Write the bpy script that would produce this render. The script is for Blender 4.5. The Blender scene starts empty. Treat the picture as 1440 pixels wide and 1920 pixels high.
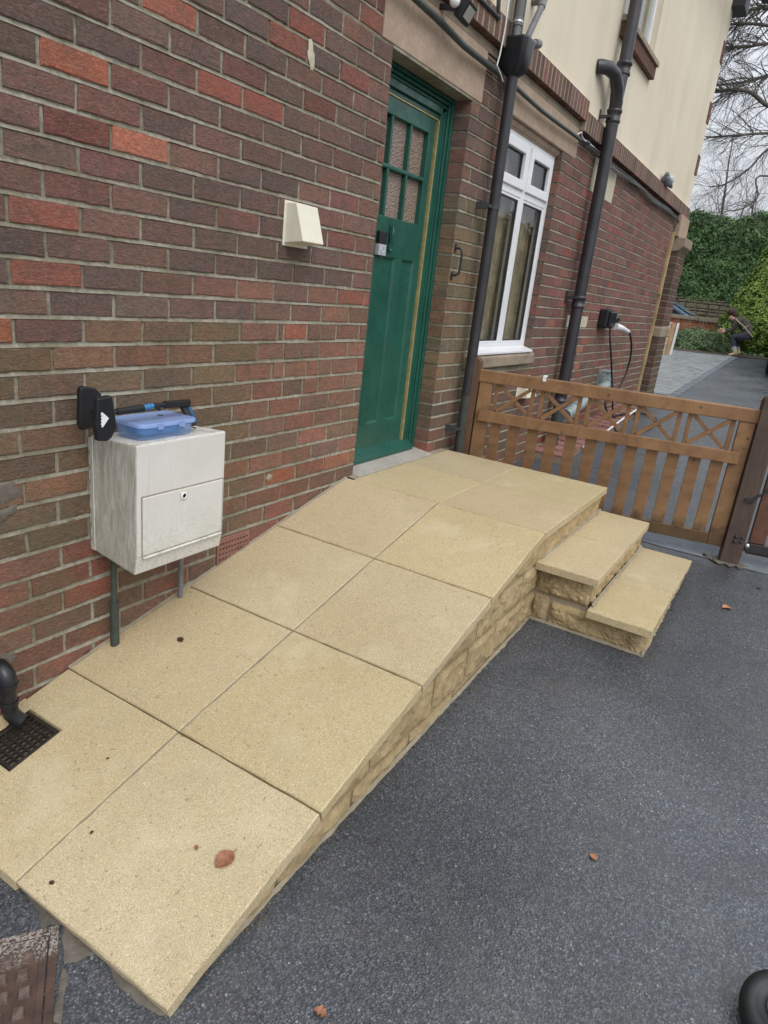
import bpy, bmesh, math, random
from mathutils import Vector, Matrix, noise
random.seed(7)
R = random.Random(11)
S = bpy.context.scene
COL = S.collection

# ------------------------------------------------------------------ camera
CAM = Vector((-3.0910, -1.9943, 0.9513))
RT = Vector((0.52416798, -0.84490093, 0.10672557))
UP = Vector((0.21498314, 0.25254118, 0.94340087))
FW = Vector((0.82403287, 0.47155633, -0.31401346))
FPX = 1282.93
cd = bpy.data.cameras.new('camera'); cam = bpy.data.objects.new('camera', cd); COL.objects.link(cam)
m = Matrix.Identity(4)
for i in range(3):
    m[i][0] = RT[i]; m[i][1] = UP[i]; m[i][2] = -FW[i]; m[i][3] = CAM[i]
cam.matrix_world = m
cd.sensor_fit = 'VERTICAL'; cd.sensor_height = 36; cd.sensor_width = 27
cd.lens = 36 * FPX / 1920; cd.clip_start = 0.05; cd.clip_end = 500
S.camera = cam

# ------------------------------------------------------------------ sky, sun, exposure
SUN_EL, SUN_AZ = math.radians(48), math.radians(-120)     # soft light from behind the camera's left
w = bpy.data.worlds.new('World'); S.world = w; w.use_nodes = True
nt = w.node_tree; nt.nodes.clear()
sky = nt.nodes.new('ShaderNodeTexSky'); sky.sky_type = 'NISHITA'; sky.sun_disc = False
sky.sun_elevation = SUN_EL; sky.sun_rotation = math.radians(90) - SUN_AZ
sky.dust_density = 4; sky.air_density = 1.0; sky.ozone_density = 1
hs = nt.nodes.new('ShaderNodeHueSaturation'); hs.inputs['Saturation'].default_value = 0.22
tc = nt.nodes.new('ShaderNodeTexCoord'); mp = nt.nodes.new('ShaderNodeMapping'); mp.inputs['Scale'].default_value = (2, 2, 5)
nz = nt.nodes.new('ShaderNodeTexNoise'); nz.inputs['Scale'].default_value = 1.5; nz.inputs['Detail'].default_value = 5
rp = nt.nodes.new('ShaderNodeValToRGB'); rp.color_ramp.elements[0].position = .3; rp.color_ramp.elements[1].position = .75
rp.color_ramp.elements[0].color = (.90, .92, .95, 1); rp.color_ramp.elements[1].color = (1.06, 1.06, 1.06, 1)
mx = nt.nodes.new('ShaderNodeMix'); mx.data_type = 'RGBA'; mx.blend_type = 'MULTIPLY'; mx.inputs[0].default_value = 1
ov = nt.nodes.new('ShaderNodeMix'); ov.data_type = 'RGBA'; ov.inputs[0].default_value = .8; ov.inputs[7].default_value = (5.3, 5.5, 5.85, 1)   # overcast layer under the clear sky
bg = nt.nodes.new('ShaderNodeBackground'); bg.inputs['Strength'].default_value = 0.15
ou = nt.nodes.new('ShaderNodeOutputWorld')
L = nt.links.new
sz = nt.nodes.new('ShaderNodeSeparateXYZ'); L(tc.outputs['Generated'], sz.inputs[0])          # overcast sky: brighter towards the zenith
gr = nt.nodes.new('ShaderNodeMapRange'); gr.inputs[1].default_value = 0; gr.inputs[2].default_value = 1; gr.inputs[3].default_value = 1.0; gr.inputs[4].default_value = 3.1
L(sz.outputs[2], gr.inputs[0])
cs = nt.nodes.new('ShaderNodeVectorMath'); cs.operation = 'SCALE'; cs.inputs[0].default_value = (2.42, 2.50, 2.66); L(gr.outputs[0], cs.inputs['Scale']); L(cs.outputs[0], ov.inputs[7])
L(sky.outputs[0], hs.inputs['Color']); L(tc.outputs['Generated'], mp.inputs[0]); L(mp.outputs[0], nz.inputs['Vector'])
L(nz.outputs['Fac'], rp.inputs[0]); L(hs.outputs[0], ov.inputs[6]); L(ov.outputs[2], mx.inputs[6]); L(rp.outputs[0], mx.inputs[7])
L(mx.outputs[2], bg.inputs['Color']); L(bg.outputs[0], ou.inputs['Surface'])
sd = bpy.data.lights.new('sun', 'SUN'); sd.energy = 0.6; sd.angle = math.radians(35); sd.color = (1, .97, .92)
sun = bpy.data.objects.new('sun', sd); COL.objects.link(sun)
dv = Vector((math.cos(SUN_EL) * math.cos(SUN_AZ), math.cos(SUN_EL) * math.sin(SUN_AZ), math.sin(SUN_EL)))
sun.rotation_euler = dv.to_track_quat('Z', 'Y').to_euler(); sun.location = dv * 30
S.view_settings.view_transform = 'Standard'; S.view_settings.look = 'None'
S.view_settings.exposure = 0.68; S.view_settings.gamma = 1
S.view_settings.use_curve_mapping = False

# ------------------------------------------------------------------ helpers
def ray(px, py):
    return FW + RT * ((px - 720) / FPX) + UP * ((960 - py) / FPX)
def at(px, py, ax, v):
    """world point seen at photo pixel px,py on the plane axis ax = v (used to measure places)"""
    r = ray(px, py); t = (v - CAM[ax]) / r[ax]; return CAM + r * t
def proj(p):
    v = Vector(p) - CAM; d = v.dot(FW)
    if d <= .05: return None
    return 720 + FPX * v.dot(RT) / d, 960 - FPX * v.dot(UP) / d, d
def gz(x):
    """height of the drive"""
    if x < 16.5: return -0.55 + 0.05 * x
    return max(.275 - .06 * (x - 16.5), .1)
def atg(px, py, a=-.55, b=.05):
    r = ray(px, py); t = (a + b * CAM.x - CAM.z) / (r.z - b * r.x); return CAM + r * t

MATS = {}
def put(o, parent=None):
    COL.objects.link(o)
    if parent is not None:
        o.parent = parent
        P = parent; off = Vector((0, 0, 0))
        while P is not None: off += P.location if P.type == 'EMPTY' else Vector((0, 0, 0)); P = P.parent
        o.matrix_parent_inverse = Matrix.Translation(-off) if parent.type == 'EMPTY' else Matrix.Identity(4)
    return o
def tag(o, label=None, cat=None, group=None, kind=None):
    if label: o['label'] = label
    if cat: o['category'] = cat
    if group: o['group'] = group
    if kind: o['kind'] = kind
    return o
def thing(name, loc, label, cat, group=None):
    o = bpy.data.objects.new(name, None); COL.objects.link(o); o.location = loc; o.empty_display_size = .1
    return tag(o, label, cat, group)

class MB:
    def __init__(s): s.v = []; s.f = []; s.m = []; s.sm = []; s.c = []
    def add(s, vs, fs, mi=0, smooth=False, col=None):
        b = len(s.v); s.v += [tuple(v) for v in vs]
        for f in fs: s.f.append(tuple(b + i for i in f)); s.m.append(mi); s.sm.append(smooth)
        s.c += [col if col else (1, 1, 1, 1)] * len(vs)
        return b
    def box(s, x0, y0, z0, x1, y1, z1, mi=0, col=None):
        vs = [(x0,y0,z0),(x1,y0,z0),(x1,y1,z0),(x0,y1,z0),(x0,y0,z1),(x1,y0,z1),(x1,y1,z1),(x0,y1,z1)]
        s.add(vs, [(0,3,2,1),(4,5,6,7),(0,1,5,4),(1,2,6,5),(2,3,7,6),(3,0,4,7)], mi, False, col); return s
    def obox(s, a, b, wv, tv, mi=0):
        """bar from a to b, cross vectors wv and tv (half extents)"""
        a, b, wv, tv = Vector(a), Vector(b), Vector(wv), Vector(tv)
        vs = [a-wv-tv, a+wv-tv, a+wv+tv, a-wv+tv, b-wv-tv, b+wv-tv, b+wv+tv, b-wv+tv]
        fs = [(0,3,2,1),(4,5,6,7),(0,1,5,4),(1,2,6,5),(2,3,7,6),(3,0,4,7)]
        if (b-a).cross(wv).dot(tv) < 0: fs = [tuple(reversed(f)) for f in fs]
        s.add(vs, fs, mi); return s
    def prism(s, poly, ax, a0, a1, mi=0):
        """polygon (2D) pushed along axis ax from a0 to a1"""
        def P(p, a):
            q = list(p); q.insert(ax, a); return q
        n = len(poly); vs = [P(p, a0) for p in poly] + [P(p, a1) for p in poly]
        area = sum(poly[i][0]*poly[(i+1)%n][1]-poly[(i+1)%n][0]*poly[i][1] for i in range(n))
        flip = (area > 0) == (ax == 1)
        fs = [tuple(range(n-1,-1,-1)), tuple(range(n, 2*n))] + [(i,(i+1)%n,n+(i+1)%n,n+i) for i in range(n)]
        if flip: fs = [tuple(reversed(f)) for f in fs]
        s.add(vs, fs, mi); return s
    def tube(s, pts, r, n=12, mi=0, cap=True, smooth=True):
        pts = [Vector(p) for p in pts]; rs = r if isinstance(r, (list, tuple)) else [r]*len(pts)
        rings = []; u = None
        for i, p in enumerate(pts):
            t = (pts[min(i+1, len(pts)-1)] - pts[max(i-1, 0)]).normalized()
            if u is None:
                u = t.orthogonal().normalized()
            u = (u - t*u.dot(t)).normalized(); w_ = t.cross(u)
            rings.append([p + (u*math.cos(2*math.pi*k/n) + w_*math.sin(2*math.pi*k/n))*rs[i] for k in range(n)])
        vs = [v for rg in rings for v in rg]; fs = []
        for i in range(len(pts)-1):
            for k in range(n): fs.append((i*n+k, i*n+(k+1)%n, (i+1)*n+(k+1)%n, (i+1)*n+k))
        s.add(vs, fs, mi, smooth)
        if cap:
            s.add(rings[0], [tuple(range(n-1,-1,-1))], mi); s.add(rings[-1], [tuple(range(n))], mi)
        return s
    def lathe(s, c, prof, n=20, mi=0, axis='Z'):
        vs = []; c = Vector(c)
        for (r, h) in prof:
            for k in range(n):
                a = 2*math.pi*k/n
                d = Vector((r*math.cos(a), r*math.sin(a), h))
                if axis == 'Y': d = Vector((r*math.cos(a), h, r*math.sin(a)))
                if axis == 'X': d = Vector((h, r*math.cos(a), r*math.sin(a)))
                vs.append(c + d)
        fs = [(i*n+k, i*n+(k+1)%n, (i+1)*n+(k+1)%n, (i+1)*n+k) for i in range(len(prof)-1) for k in range(n)]
        s.add(vs, fs, mi, True); return s
    def blob(s, c, r, n=10, mi=0, jit=0):
        c = Vector(c); r = Vector(r) if not isinstance(r, (int, float)) else Vector((r, r, r)); prof = []
        vs = []
        for i in range(n//2+1):
            th = math.pi*i/(n//2)
            for k in range(n):
                a = 2*math.pi*k/n; d = Vector((math.sin(th)*math.cos(a), math.sin(th)*math.sin(a), math.cos(th)))
                j = 1 + jit*noise.noise(d*2+c*3)
                vs.append(c + Vector((d.x*r.x, d.y*r.y, d.z*r.z))*j)
        fs = [(i*n+k, (i+1)*n+k, (i+1)*n+(k+1)%n, i*n+(k+1)%n) for i in range(n//2) for k in range(n)]
        s.add(vs, fs, mi, True); return s
    def build(s, name, mats, parent=None, bevel=0, seg=2, colattr=False, autosmooth=False, weld=False):
        me = bpy.data.meshes.new(name); me.from_pydata(s.v, [], s.f)
        if not isinstance(mats, (list, tuple)): mats = [mats]
        for q in mats: me.materials.append(q)
        me.polygons.foreach_set('material_index', s.m); me.polygons.foreach_set('use_smooth', s.sm)
        if colattr:
            ca = me.color_attributes.new('tint', 'FLOAT_COLOR', 'POINT')
            ca.data.foreach_set('color', [x for c in s.c for x in c])
        me.update()
        o = bpy.data.objects.new(name, me); put(o, parent)
        if weld:
            md = o.modifiers.new('weld', 'WELD'); md.merge_threshold = .0004
        if bevel:
            b = o.modifiers.new('bevel', 'BEVEL'); b.width = bevel; b.segments = seg; b.limit_method = 'ANGLE'; b.angle_limit = math.radians(40)
            b.harden_normals = False
        return o
def grid_fn(fn, nu, nv):
    vs = [fn(i/nu, j/nv) for j in range(nv+1) for i in range(nu+1)]
    fs = [(j*(nu+1)+i, j*(nu+1)+i+1, (j+1)*(nu+1)+i+1, (j+1)*(nu+1)+i) for j in range(nv) for i in range(nu)]
    return vs, fs

# ------------------------------------------------------------------ materials
class NM:
    def __init__(s, name, rough=.8, spec=.5, metal=0):
        s.mat = bpy.data.materials.new(name); s.mat.use_nodes = True; s.t = s.mat.node_tree; s.n = s.t.nodes; s.l = s.t.links.new
        s.b = s.n['Principled BSDF']; s.b.inputs['Roughness'].default_value = rough; s.b.inputs['Metallic'].default_value = metal
        s.b.inputs['Specular IOR Level'].default_value = spec
        g = s.n.new('ShaderNodeNewGeometry'); s.pos = g.outputs['Position']; s.geo = g; s._h = None
    def mapv(s, sc, vec=None):
        mp = s.n.new('ShaderNodeMapping'); mp.inputs['Scale'].default_value = sc if isinstance(sc, tuple) else (sc, sc, sc)
        s.l(vec or s.pos, mp.inputs[0]); return mp.outputs[0]
    def noise(s, sc, detail=4, rough=.55, dist=0, vec=None):
        n = s.n.new('ShaderNodeTexNoise'); n.inputs['Scale'].default_value = 1; n.inputs['Detail'].default_value = detail
        n.inputs['Roughness'].default_value = rough; n.inputs['Distortion'].default_value = dist
        s.l(s.mapv(sc, vec), n.inputs['Vector']); return n.outputs['Fac']
    def voro(s, sc, feature='F1', out='Distance', rnd=1):
        n = s.n.new('ShaderNodeTexVoronoi'); n.feature = feature; n.inputs['Scale'].default_value = 1; n.inputs['Randomness'].default_value = rnd
        s.l(s.mapv(sc), n.inputs['Vector']); return n.outputs[out]
    def ramp(s, f, stops):
        r = s.n.new('ShaderNodeValToRGB'); e = r.color_ramp.elements
        while len(e) < len(stops): e.new(.5)
        for i, (p, c) in enumerate(stops):
            e[i].position = p; e[i].color = (c, c, c, 1) if isinstance(c, (int, float)) else (*c, 1)
        s.l(f, r.inputs[0]); return r.outputs[0]
    def mix(s, f, a, b, mode='MIX'):
        x = s.n.new('ShaderNodeMix'); x.data_type = 'RGBA'; x.blend_type = mode
        for sock, val in ((0, f), (6, a), (7, b)):
            if isinstance(val, (int, float)): x.inputs[sock].default_value = val if sock == 0 else (val, val, val, 1)
            elif isinstance(val, tuple): x.inputs[sock].default_value = (*val, 1) if len(val) == 3 else val
            else: s.l(val, x.inputs[sock])
        return x.outputs[2]
    def math(s, op, a, b=0):
        x = s.n.new('ShaderNodeMath'); x.operation = op
        for i, val in enumerate((a, b)):
            if isinstance(val, (int, float)): x.inputs[i].default_value = val
            else: s.l(val, x.inputs[i])
        return x.outputs[0]
    def attr(s, name):
        a = s.n.new('ShaderNodeAttribute'); a.attribute_name = name; return a.outputs['Color']
    def sep(s, ax, vec=None):
        x = s.n.new('ShaderNodeSeparateXYZ'); s.l(vec or s.pos, x.inputs[0]); return x.outputs[ax]
    def nrm(s, ax):
        x = s.n.new('ShaderNodeSeparateXYZ'); s.l(s.geo.outputs['True Normal'], x.inputs[0]); return x.outputs[ax]
    def color(s, c):
        if isinstance(c, tuple): s.b.inputs['Base Color'].default_value = (*c, 1)
        else: s.l(c, s.b.inputs['Base Color'])
        return s
    def rough(s, r):
        s.l(r, s.b.inputs['Roughness']); return s
    def bump(s, h, strength=.3, dist=.005):
        b = s.n.new('ShaderNodeBump'); b.inputs['Strength'].default_value = strength; b.inputs['Distance'].default_value = dist
        s.l(h, b.inputs['Height'])
        if s._h is not None: s.l(s._h, b.inputs['Normal'])
        s._h = b.outputs[0]; s.l(s._h, s.b.inputs['Normal']); return s
def simple(name, c, rough=.6, metal=0, var=.12, sc=30, bump=0, spec=.5, bsc=200):
    n = NM(name, rough, spec, metal)
    f = n.noise(sc)
    lo = tuple(max(0, x*(1-var)) for x in c); hi = tuple(x*(1+var) for x in c)
    n.color(n.ramp(f, [(.3, lo), (.7, hi)]))
    if bump: n.bump(n.noise(bsc, 3), bump, .002)
    return n.mat

def m_brick():
    n = NM('brick face', .9, .25)
    at_ = n.n.new('ShaderNodeAttribute'); at_.attribute_name = 'tint'; tint = at_.outputs['Color']
    off = n.math('MULTIPLY', at_.outputs['Alpha'], 37.0)
    ad = n.n.new('ShaderNodeVectorMath'); ad.operation = 'ADD'; n.l(n.pos, ad.inputs[0]); n.l(off, ad.inputs[1]); P = ad.outputs[0]
    streak = n.noise((58, 58, 185), 5, .74, 1.1, vec=P)         # rustic creased face, creases lie along the brick
    fine = n.noise(340, 3, .65, vec=P)
    c = n.mix(n.ramp(n.noise((11, 11, 22), 4, .65, .5, vec=P), [(.42, 0), (.62, .55)]), tint, n.mix(1, tint, (1.42, 1.06, .96), 'MULTIPLY'))
    c = n.mix(1, c, n.ramp(streak, [(.25, .48), (.48, .98), (.74, 1.65)]), 'MULTIPLY')
    c = n.mix(.7, c, n.ramp(fine, [(.3, .6), (.7, 1.45)]), 'MULTIPLY')
    c = n.mix(n.ramp(n.noise(16, 4, .7, vec=P), [(.52, 0), (.72, .38)]), c, (.07, .058, .06))      # kiln flashes
    c = n.mix(n.ramp(n.noise((60, 60, 230), 4, .75, vec=P), [(.55, 0), (.70, .42)]), c, (.38, .31, .27))
    alg = n.math('MULTIPLY', n.ramp(n.noise(2.6, 5, .65), [(.40, 0), (.64, .68)]), n.ramp(n.sep(2), [(0.0, 1), (.95, .30)]))
    c = n.mix(alg, c, n.mix(1, n.ramp(streak, [(.3, .5), (.7, 1.4)]), (.150, .132, .075), 'MULTIPLY'))
    c = n.mix(n.ramp(n.noise(120, 2, .5), [(.72, 0), (.76, .5)]), c, (.5, .47, .42))
    n.color(c)
    n.bump(streak, .9, .007); n.bump(fine, .35, .002)
    return n.mat
def m_mortar():
    n = NM('mortar', .95, .2)
    f = n.noise(60, 5, .7); g = n.noise(4, 5, .65)
    c = n.ramp(f, [(.3, (.19, .17, .125)), (.55, (.31, .285, .225)), (.75, (.44, .41, .34))])
    c = n.mix(n.ramp(g, [(.40, 0), (.62, .72)]), c, (.15, .135, .08))
    c = n.mix(n.ramp(n.noise(1.7, 4), [(.5, 0), (.65, .4)]), c, (.46, .44, .38)); c = n.mix(n.ramp(n.noise(24, 4, .7), [(.5, 0), (.66, .5)]), c, (.10, .085, .055))
    n.color(c).bump(n.noise(300, 4, .7), .5, .003)
    return n.mat
def m_render():
    n = NM('cream render', .9, .2)
    c = n.ramp(n.noise(1.4, 5, .6), [(.3, (.68, .60, .455)), (.7, (.75, .675, .53))])
    st = n.noise((2.2, 2.2, .35), 5, .6)
    c = n.mix(n.ramp(st, [(.5, 0), (.75, .38)]), c, (.45, .44, .33))
    c = n.mix(n.ramp(n.noise((14, 14, 1.2), 4, .7), [(.55, 0), (.8, .22)]), c, (.72, .66, .52))
    n.color(c).bump(n.noise(160, 5, .7), .35, .004).bump(n.noise(7, 3), .25, .01)
    return n.mat
def m_stone(name, lo, hi, stain, bump=.4, dirt=.5):
    n = NM(name, .88, .25)
    f = n.noise(6, 6, .65, .6); g = n.noise(45, 5, .7)
    c = n.ramp(f, [(.3, lo), (.7, hi)])
    c = n.mix(.5, c, n.ramp(g, [(.3, .68), (.7, 1.25)]), 'MULTIPLY')
    c = n.mix(n.ramp(n.noise(3.3, 5, .7, 1), [(.5, 0), (.7, dirt)]), c, stain)
    n.color(c).bump(g, bump, .006).bump(n.noise(260, 3), .3, .002)
    return n.mat
def m_slab():
    n = NM('buff textured slab', .78, .35)
    g = n.noise(300, 3, .75); v = n.voro(400, out='Color'); v2 = n.voro(210)
    c = n.ramp(n.noise(1.6, 5, .6), [(.3, (.485, .385, .215)), (.7, (.56, .46, .275))])
    c = n.mix(1, c, n.attr('tint'), 'MULTIPLY')
    c = n.mix(.85, c, n.ramp(g, [(.28, .60), (.5, 1), (.7, 1.25)]), 'MULTIPLY')
    c = n.mix(n.ramp(n.sep(0, v), [(.90, 0), (.93, .5)]), c, (.22, .16, .085))
    c = n.mix(n.ramp(n.sep(1, v), [(.94, 0), (.96, .6)]), c, (.78, .72, .56))
    c = n.mix(n.ramp(n.noise(72, 2, .5), [(.675, 0), (.72, .65)]), c, (.20, .16, .11))
    c = n.mix(n.ramp(n.noise(7, 5, .75, .8), [(.52, 0), (.74, .30)]), c, (.36, .30, .19))      # damp, worn film
    c = n.mix(n.ramp(n.noise((2.3, 2.3, 2.3), 6, .78, 1.8), [(.56, 0), (.66, .26)]), c, (.38, .33, .23))
    c = n.mix(n.ramp(n.noise((11, 3.5, 5), 6, .8, 2.2), [(.62, 0), (.70, .32)]), c, (.30, .26, .18))   # scuffs and drag marks
    c = n.mix(n.ramp(n.noise(3.7, 4, .6), [(.58, 0), (.7, .30)]), c, (.66, .58, .40))
    n.color(c)
    n.rough(n.ramp(n.noise(5, 3), [(.3, .58), (.7, .85)]))
    n.bump(g, .6, .0022).bump(v2, .4, .002)
    return n.mat
def m_asphalt():
    n = NM('damp tarmac', .55, .5)
    v = n.voro(185, out='Color'); vd = n.voro(185); big = n.noise(1.1, 6, .65, .5)
    c = n.ramp(n.sep(0, v), [(0, (.044, .049, .055)), (.55, (.090, .098, .110)), (.93, (.148, .160, .175)), (1, (.20, .21, .225))])
    c = n.mix(n.ramp(vd, [(.3, 0), (.62, .6)]), c, (.030, .032, .037))
    c = n.mix(n.ramp(n.sep(1, v), [(.992, 0), (.996, .7)]), c, (.33, .33, .33))
    c = n.mix(n.ramp(n.sep(2, v), [(.984, 0), (.99, .5)]), c, (.16, .10, .075))
    c = n.mix(.8, c, n.ramp(big, [(.3, .66), (.7, 1.38)]), 'MULTIPLY')
    c = n.mix(n.ramp(n.noise(2.2, 5, .7, 1), [(.52, 0), (.72, .38)]), c, (.105, .098, .078)); c = n.mix(n.ramp(n.noise((5, 1.2, 3), 5, .7, 1), [(.54, 0), (.68, .42)]), c, (.050, .055, .062))
    n.color(c)
    n.rough(n.ramp(n.noise(1.9, 5, .6), [(.35, .22), (.7, .46)]))
    n.bump(vd, .45, .003).bump(n.noise(60, 4), .2, .005)
    return n.mat
def m_wood(name, lo, hi, grain=(3, 3, 60), rough=.55, dirt=(.05, .03, .02), d=.4, foot=None):
    n = NM(name, rough, .4)
    a = n.attr('tint')
    tex = n.n.new('ShaderNodeTexCoord').outputs['Object']
    f = n.noise(grain, 5, .65, .8, vec=tex)
    c = n.ramp(f, [(.3, lo), (.7, hi)])
    c = n.mix(n.ramp(n.noise(9, 4, .7, .7), [(.52, 0), (.72, d)]), c, dirt)
    c = n.mix(n.ramp(n.voro(9.5), [(.07, .75), (.13, 0)]), c, dirt)     # knots
    if foot is not None:
        h = n.math('ADD', n.sep(2), n.math('MULTIPLY', n.noise(30, 4), .16))
        r_ = n.n.new('ShaderNodeMapRange'); r_.inputs[1].default_value = foot; r_.inputs[2].default_value = foot + .07
        r_.inputs[3].default_value = .62; r_.inputs[4].default_value = 0; n.l(h, r_.inputs[0])
        c = n.mix(r_.outputs[0], c, (.035, .03, .016))                   # green-black rot stain at the slat feet
    n.color(c).bump(f, .25, .002)
    return n.mat
def m_paint_green():
    n = NM('green gloss paint', .28, .5)
    c = n.ramp(n.noise(5, 5, .6), [(.3, (.012, .075, .053)), (.7, (.018, .105, .076))])
    c = n.mix(n.ramp(n.noise(40, 5, .8), [(.68, 0), (.75, .4)]), c, (.15, .24, .19))
    n.color(c).rough(n.ramp(n.noise(14, 4), [(.3, .22), (.7, .42)]))
    n.bump(n.noise((130, 130, 14), 3), .18, .003)
    return n.mat
def m_obscure():
    n = NM('obscure glass', .10, .8)
    v = n.voro(95)
    c = n.ramp(n.noise(70, 3, .8), [(.3, (.19, .125, .09)), (.7, (.36, .26, .20))])
    c = n.mix(n.ramp(n.sep(0), [(.40, .35), (.62, 0)]), c, (.30, .24, .22))
    n.color(c).bump(v, .9, .006)
    return n.mat
def m_glass():
    n = NM('window glass'); t = n.t; n.n.remove(n.b)
    gl = n.n.new('ShaderNodeBsdfGlossy'); gl.inputs['Roughness'].default_value = .015; gl.inputs['Color'].default_value = (.9, .93, .95, 1)
    tr = n.n.new('ShaderNodeBsdfTransparent'); tr.inputs['Color'].default_value = (.93, .95, .93, 1)
    fr = n.n.new('ShaderNodeFresnel'); fr.inputs['IOR'].default_value = 1.7
    mx = n.n.new('ShaderNodeMixShader'); n.l(n.math('MULTIPLY', fr.outputs[0], n.math('SUBTRACT', 1, n.geo.outputs['Backfacing'])), mx.inputs[0]); n.l(tr.outputs[0], mx.inputs[1]); n.l(gl.outputs[0], mx.inputs[2])
    n.l(mx.outputs[0], n.n['Material Output'].inputs[0])
    return n.mat
def m_grp():
    n = NM('weathered white plastic', .5, .35)
    c = n.ramp(n.noise(4, 5), [(.3, (.60, .585, .53)), (.7, (.69, .68, .645))])
    side = n.ramp(n.math('ABSOLUTE', n.nrm(0)), [(.4, 0), (.6, 1)])
    top = n.ramp(n.nrm(2), [(.5, 0), (.7, 1)])
    streak = n.ramp(n.noise((60, 60, 9), 6, .75, .4), [(.36, .12), (.62, .80)])
    c = n.mix(n.math('MULTIPLY', streak, side), c, (.27, .25, .18))
    c = n.mix(n.math('MULTIPLY', n.ramp(n.noise(220, 3, .7), [(.6, 0), (.66, .65)]), side), c, (.10, .09, .08))
    c = n.mix(n.ramp(n.noise(28, 6, .75, 1.2), [(.60, 0), (.72, .40)]), c, (.40, .38, .29))
    low = n.n.new('ShaderNodeMapRange'); low.inputs[1].default_value = .20; low.inputs[2].default_value = -.02; n.l(n.sep(2), low.inputs[0])
    c = n.mix(n.math('MULTIPLY', n.ramp(n.noise(130, 5, .8, 1.2), [(.50, 0), (.60, .6)]), low.outputs[0]), c, (.30, .29, .22))
    c = n.mix(n.ramp(n.noise((30, 30, 2.5), 5, .7), [(.56, 0), (.72, .28)]), c, (.46, .42, .30))
    c = n.mix(n.math('MULTIPLY', n.ramp(n.noise(14, 6, .7, 1.5), [(.48, 0), (.6, .55)]), top), c, (.33, .27, .20))
    n.color(c).bump(n.noise(30, 3), .1, .003)
    return n.mat
def m_leaf(name, lo, hi, tip=None, sc=2.2, rough=.45, spec=.5):
    n = NM(name, rough, spec)
    f = n.noise(sc, 4, .7); g = n.noise(sc*9, 3, .7)
    c = n.ramp(f, [(.3, lo), (.7, hi)])
    c = n.mix(.7, c, n.ramp(g, [(.3, .5), (.7, 1.5)]), 'MULTIPLY')
    if tip: c = n.mix(n.ramp(g, [(.55, 0), (.7, .6)]), c, tip)
    n.color(c); n.b.inputs['Subsurface Weight'].default_value = 0
    return n.mat
def m_pipe(name, c, rough, algae=.0, spec=.5):
    n = NM(name, rough, spec)
    b = n.ramp(n.noise(12, 4), [(.3, tuple(x*.8 for x in c)), (.7, tuple(x*1.25 for x in c))])
    if algae:
        b = n.mix(n.ramp(n.noise(22, 6, .8, .5), [(.45, 0), (.62, algae)]), b, (.04, .085, .055))
        b = n.mix(n.ramp(n.noise(80, 4, .8), [(.66, 0), (.70, .7*algae)]), b, (.4, .45, .38))
    n.color(b).bump(n.noise(90, 4), .12, .002)
    return n.mat

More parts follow.
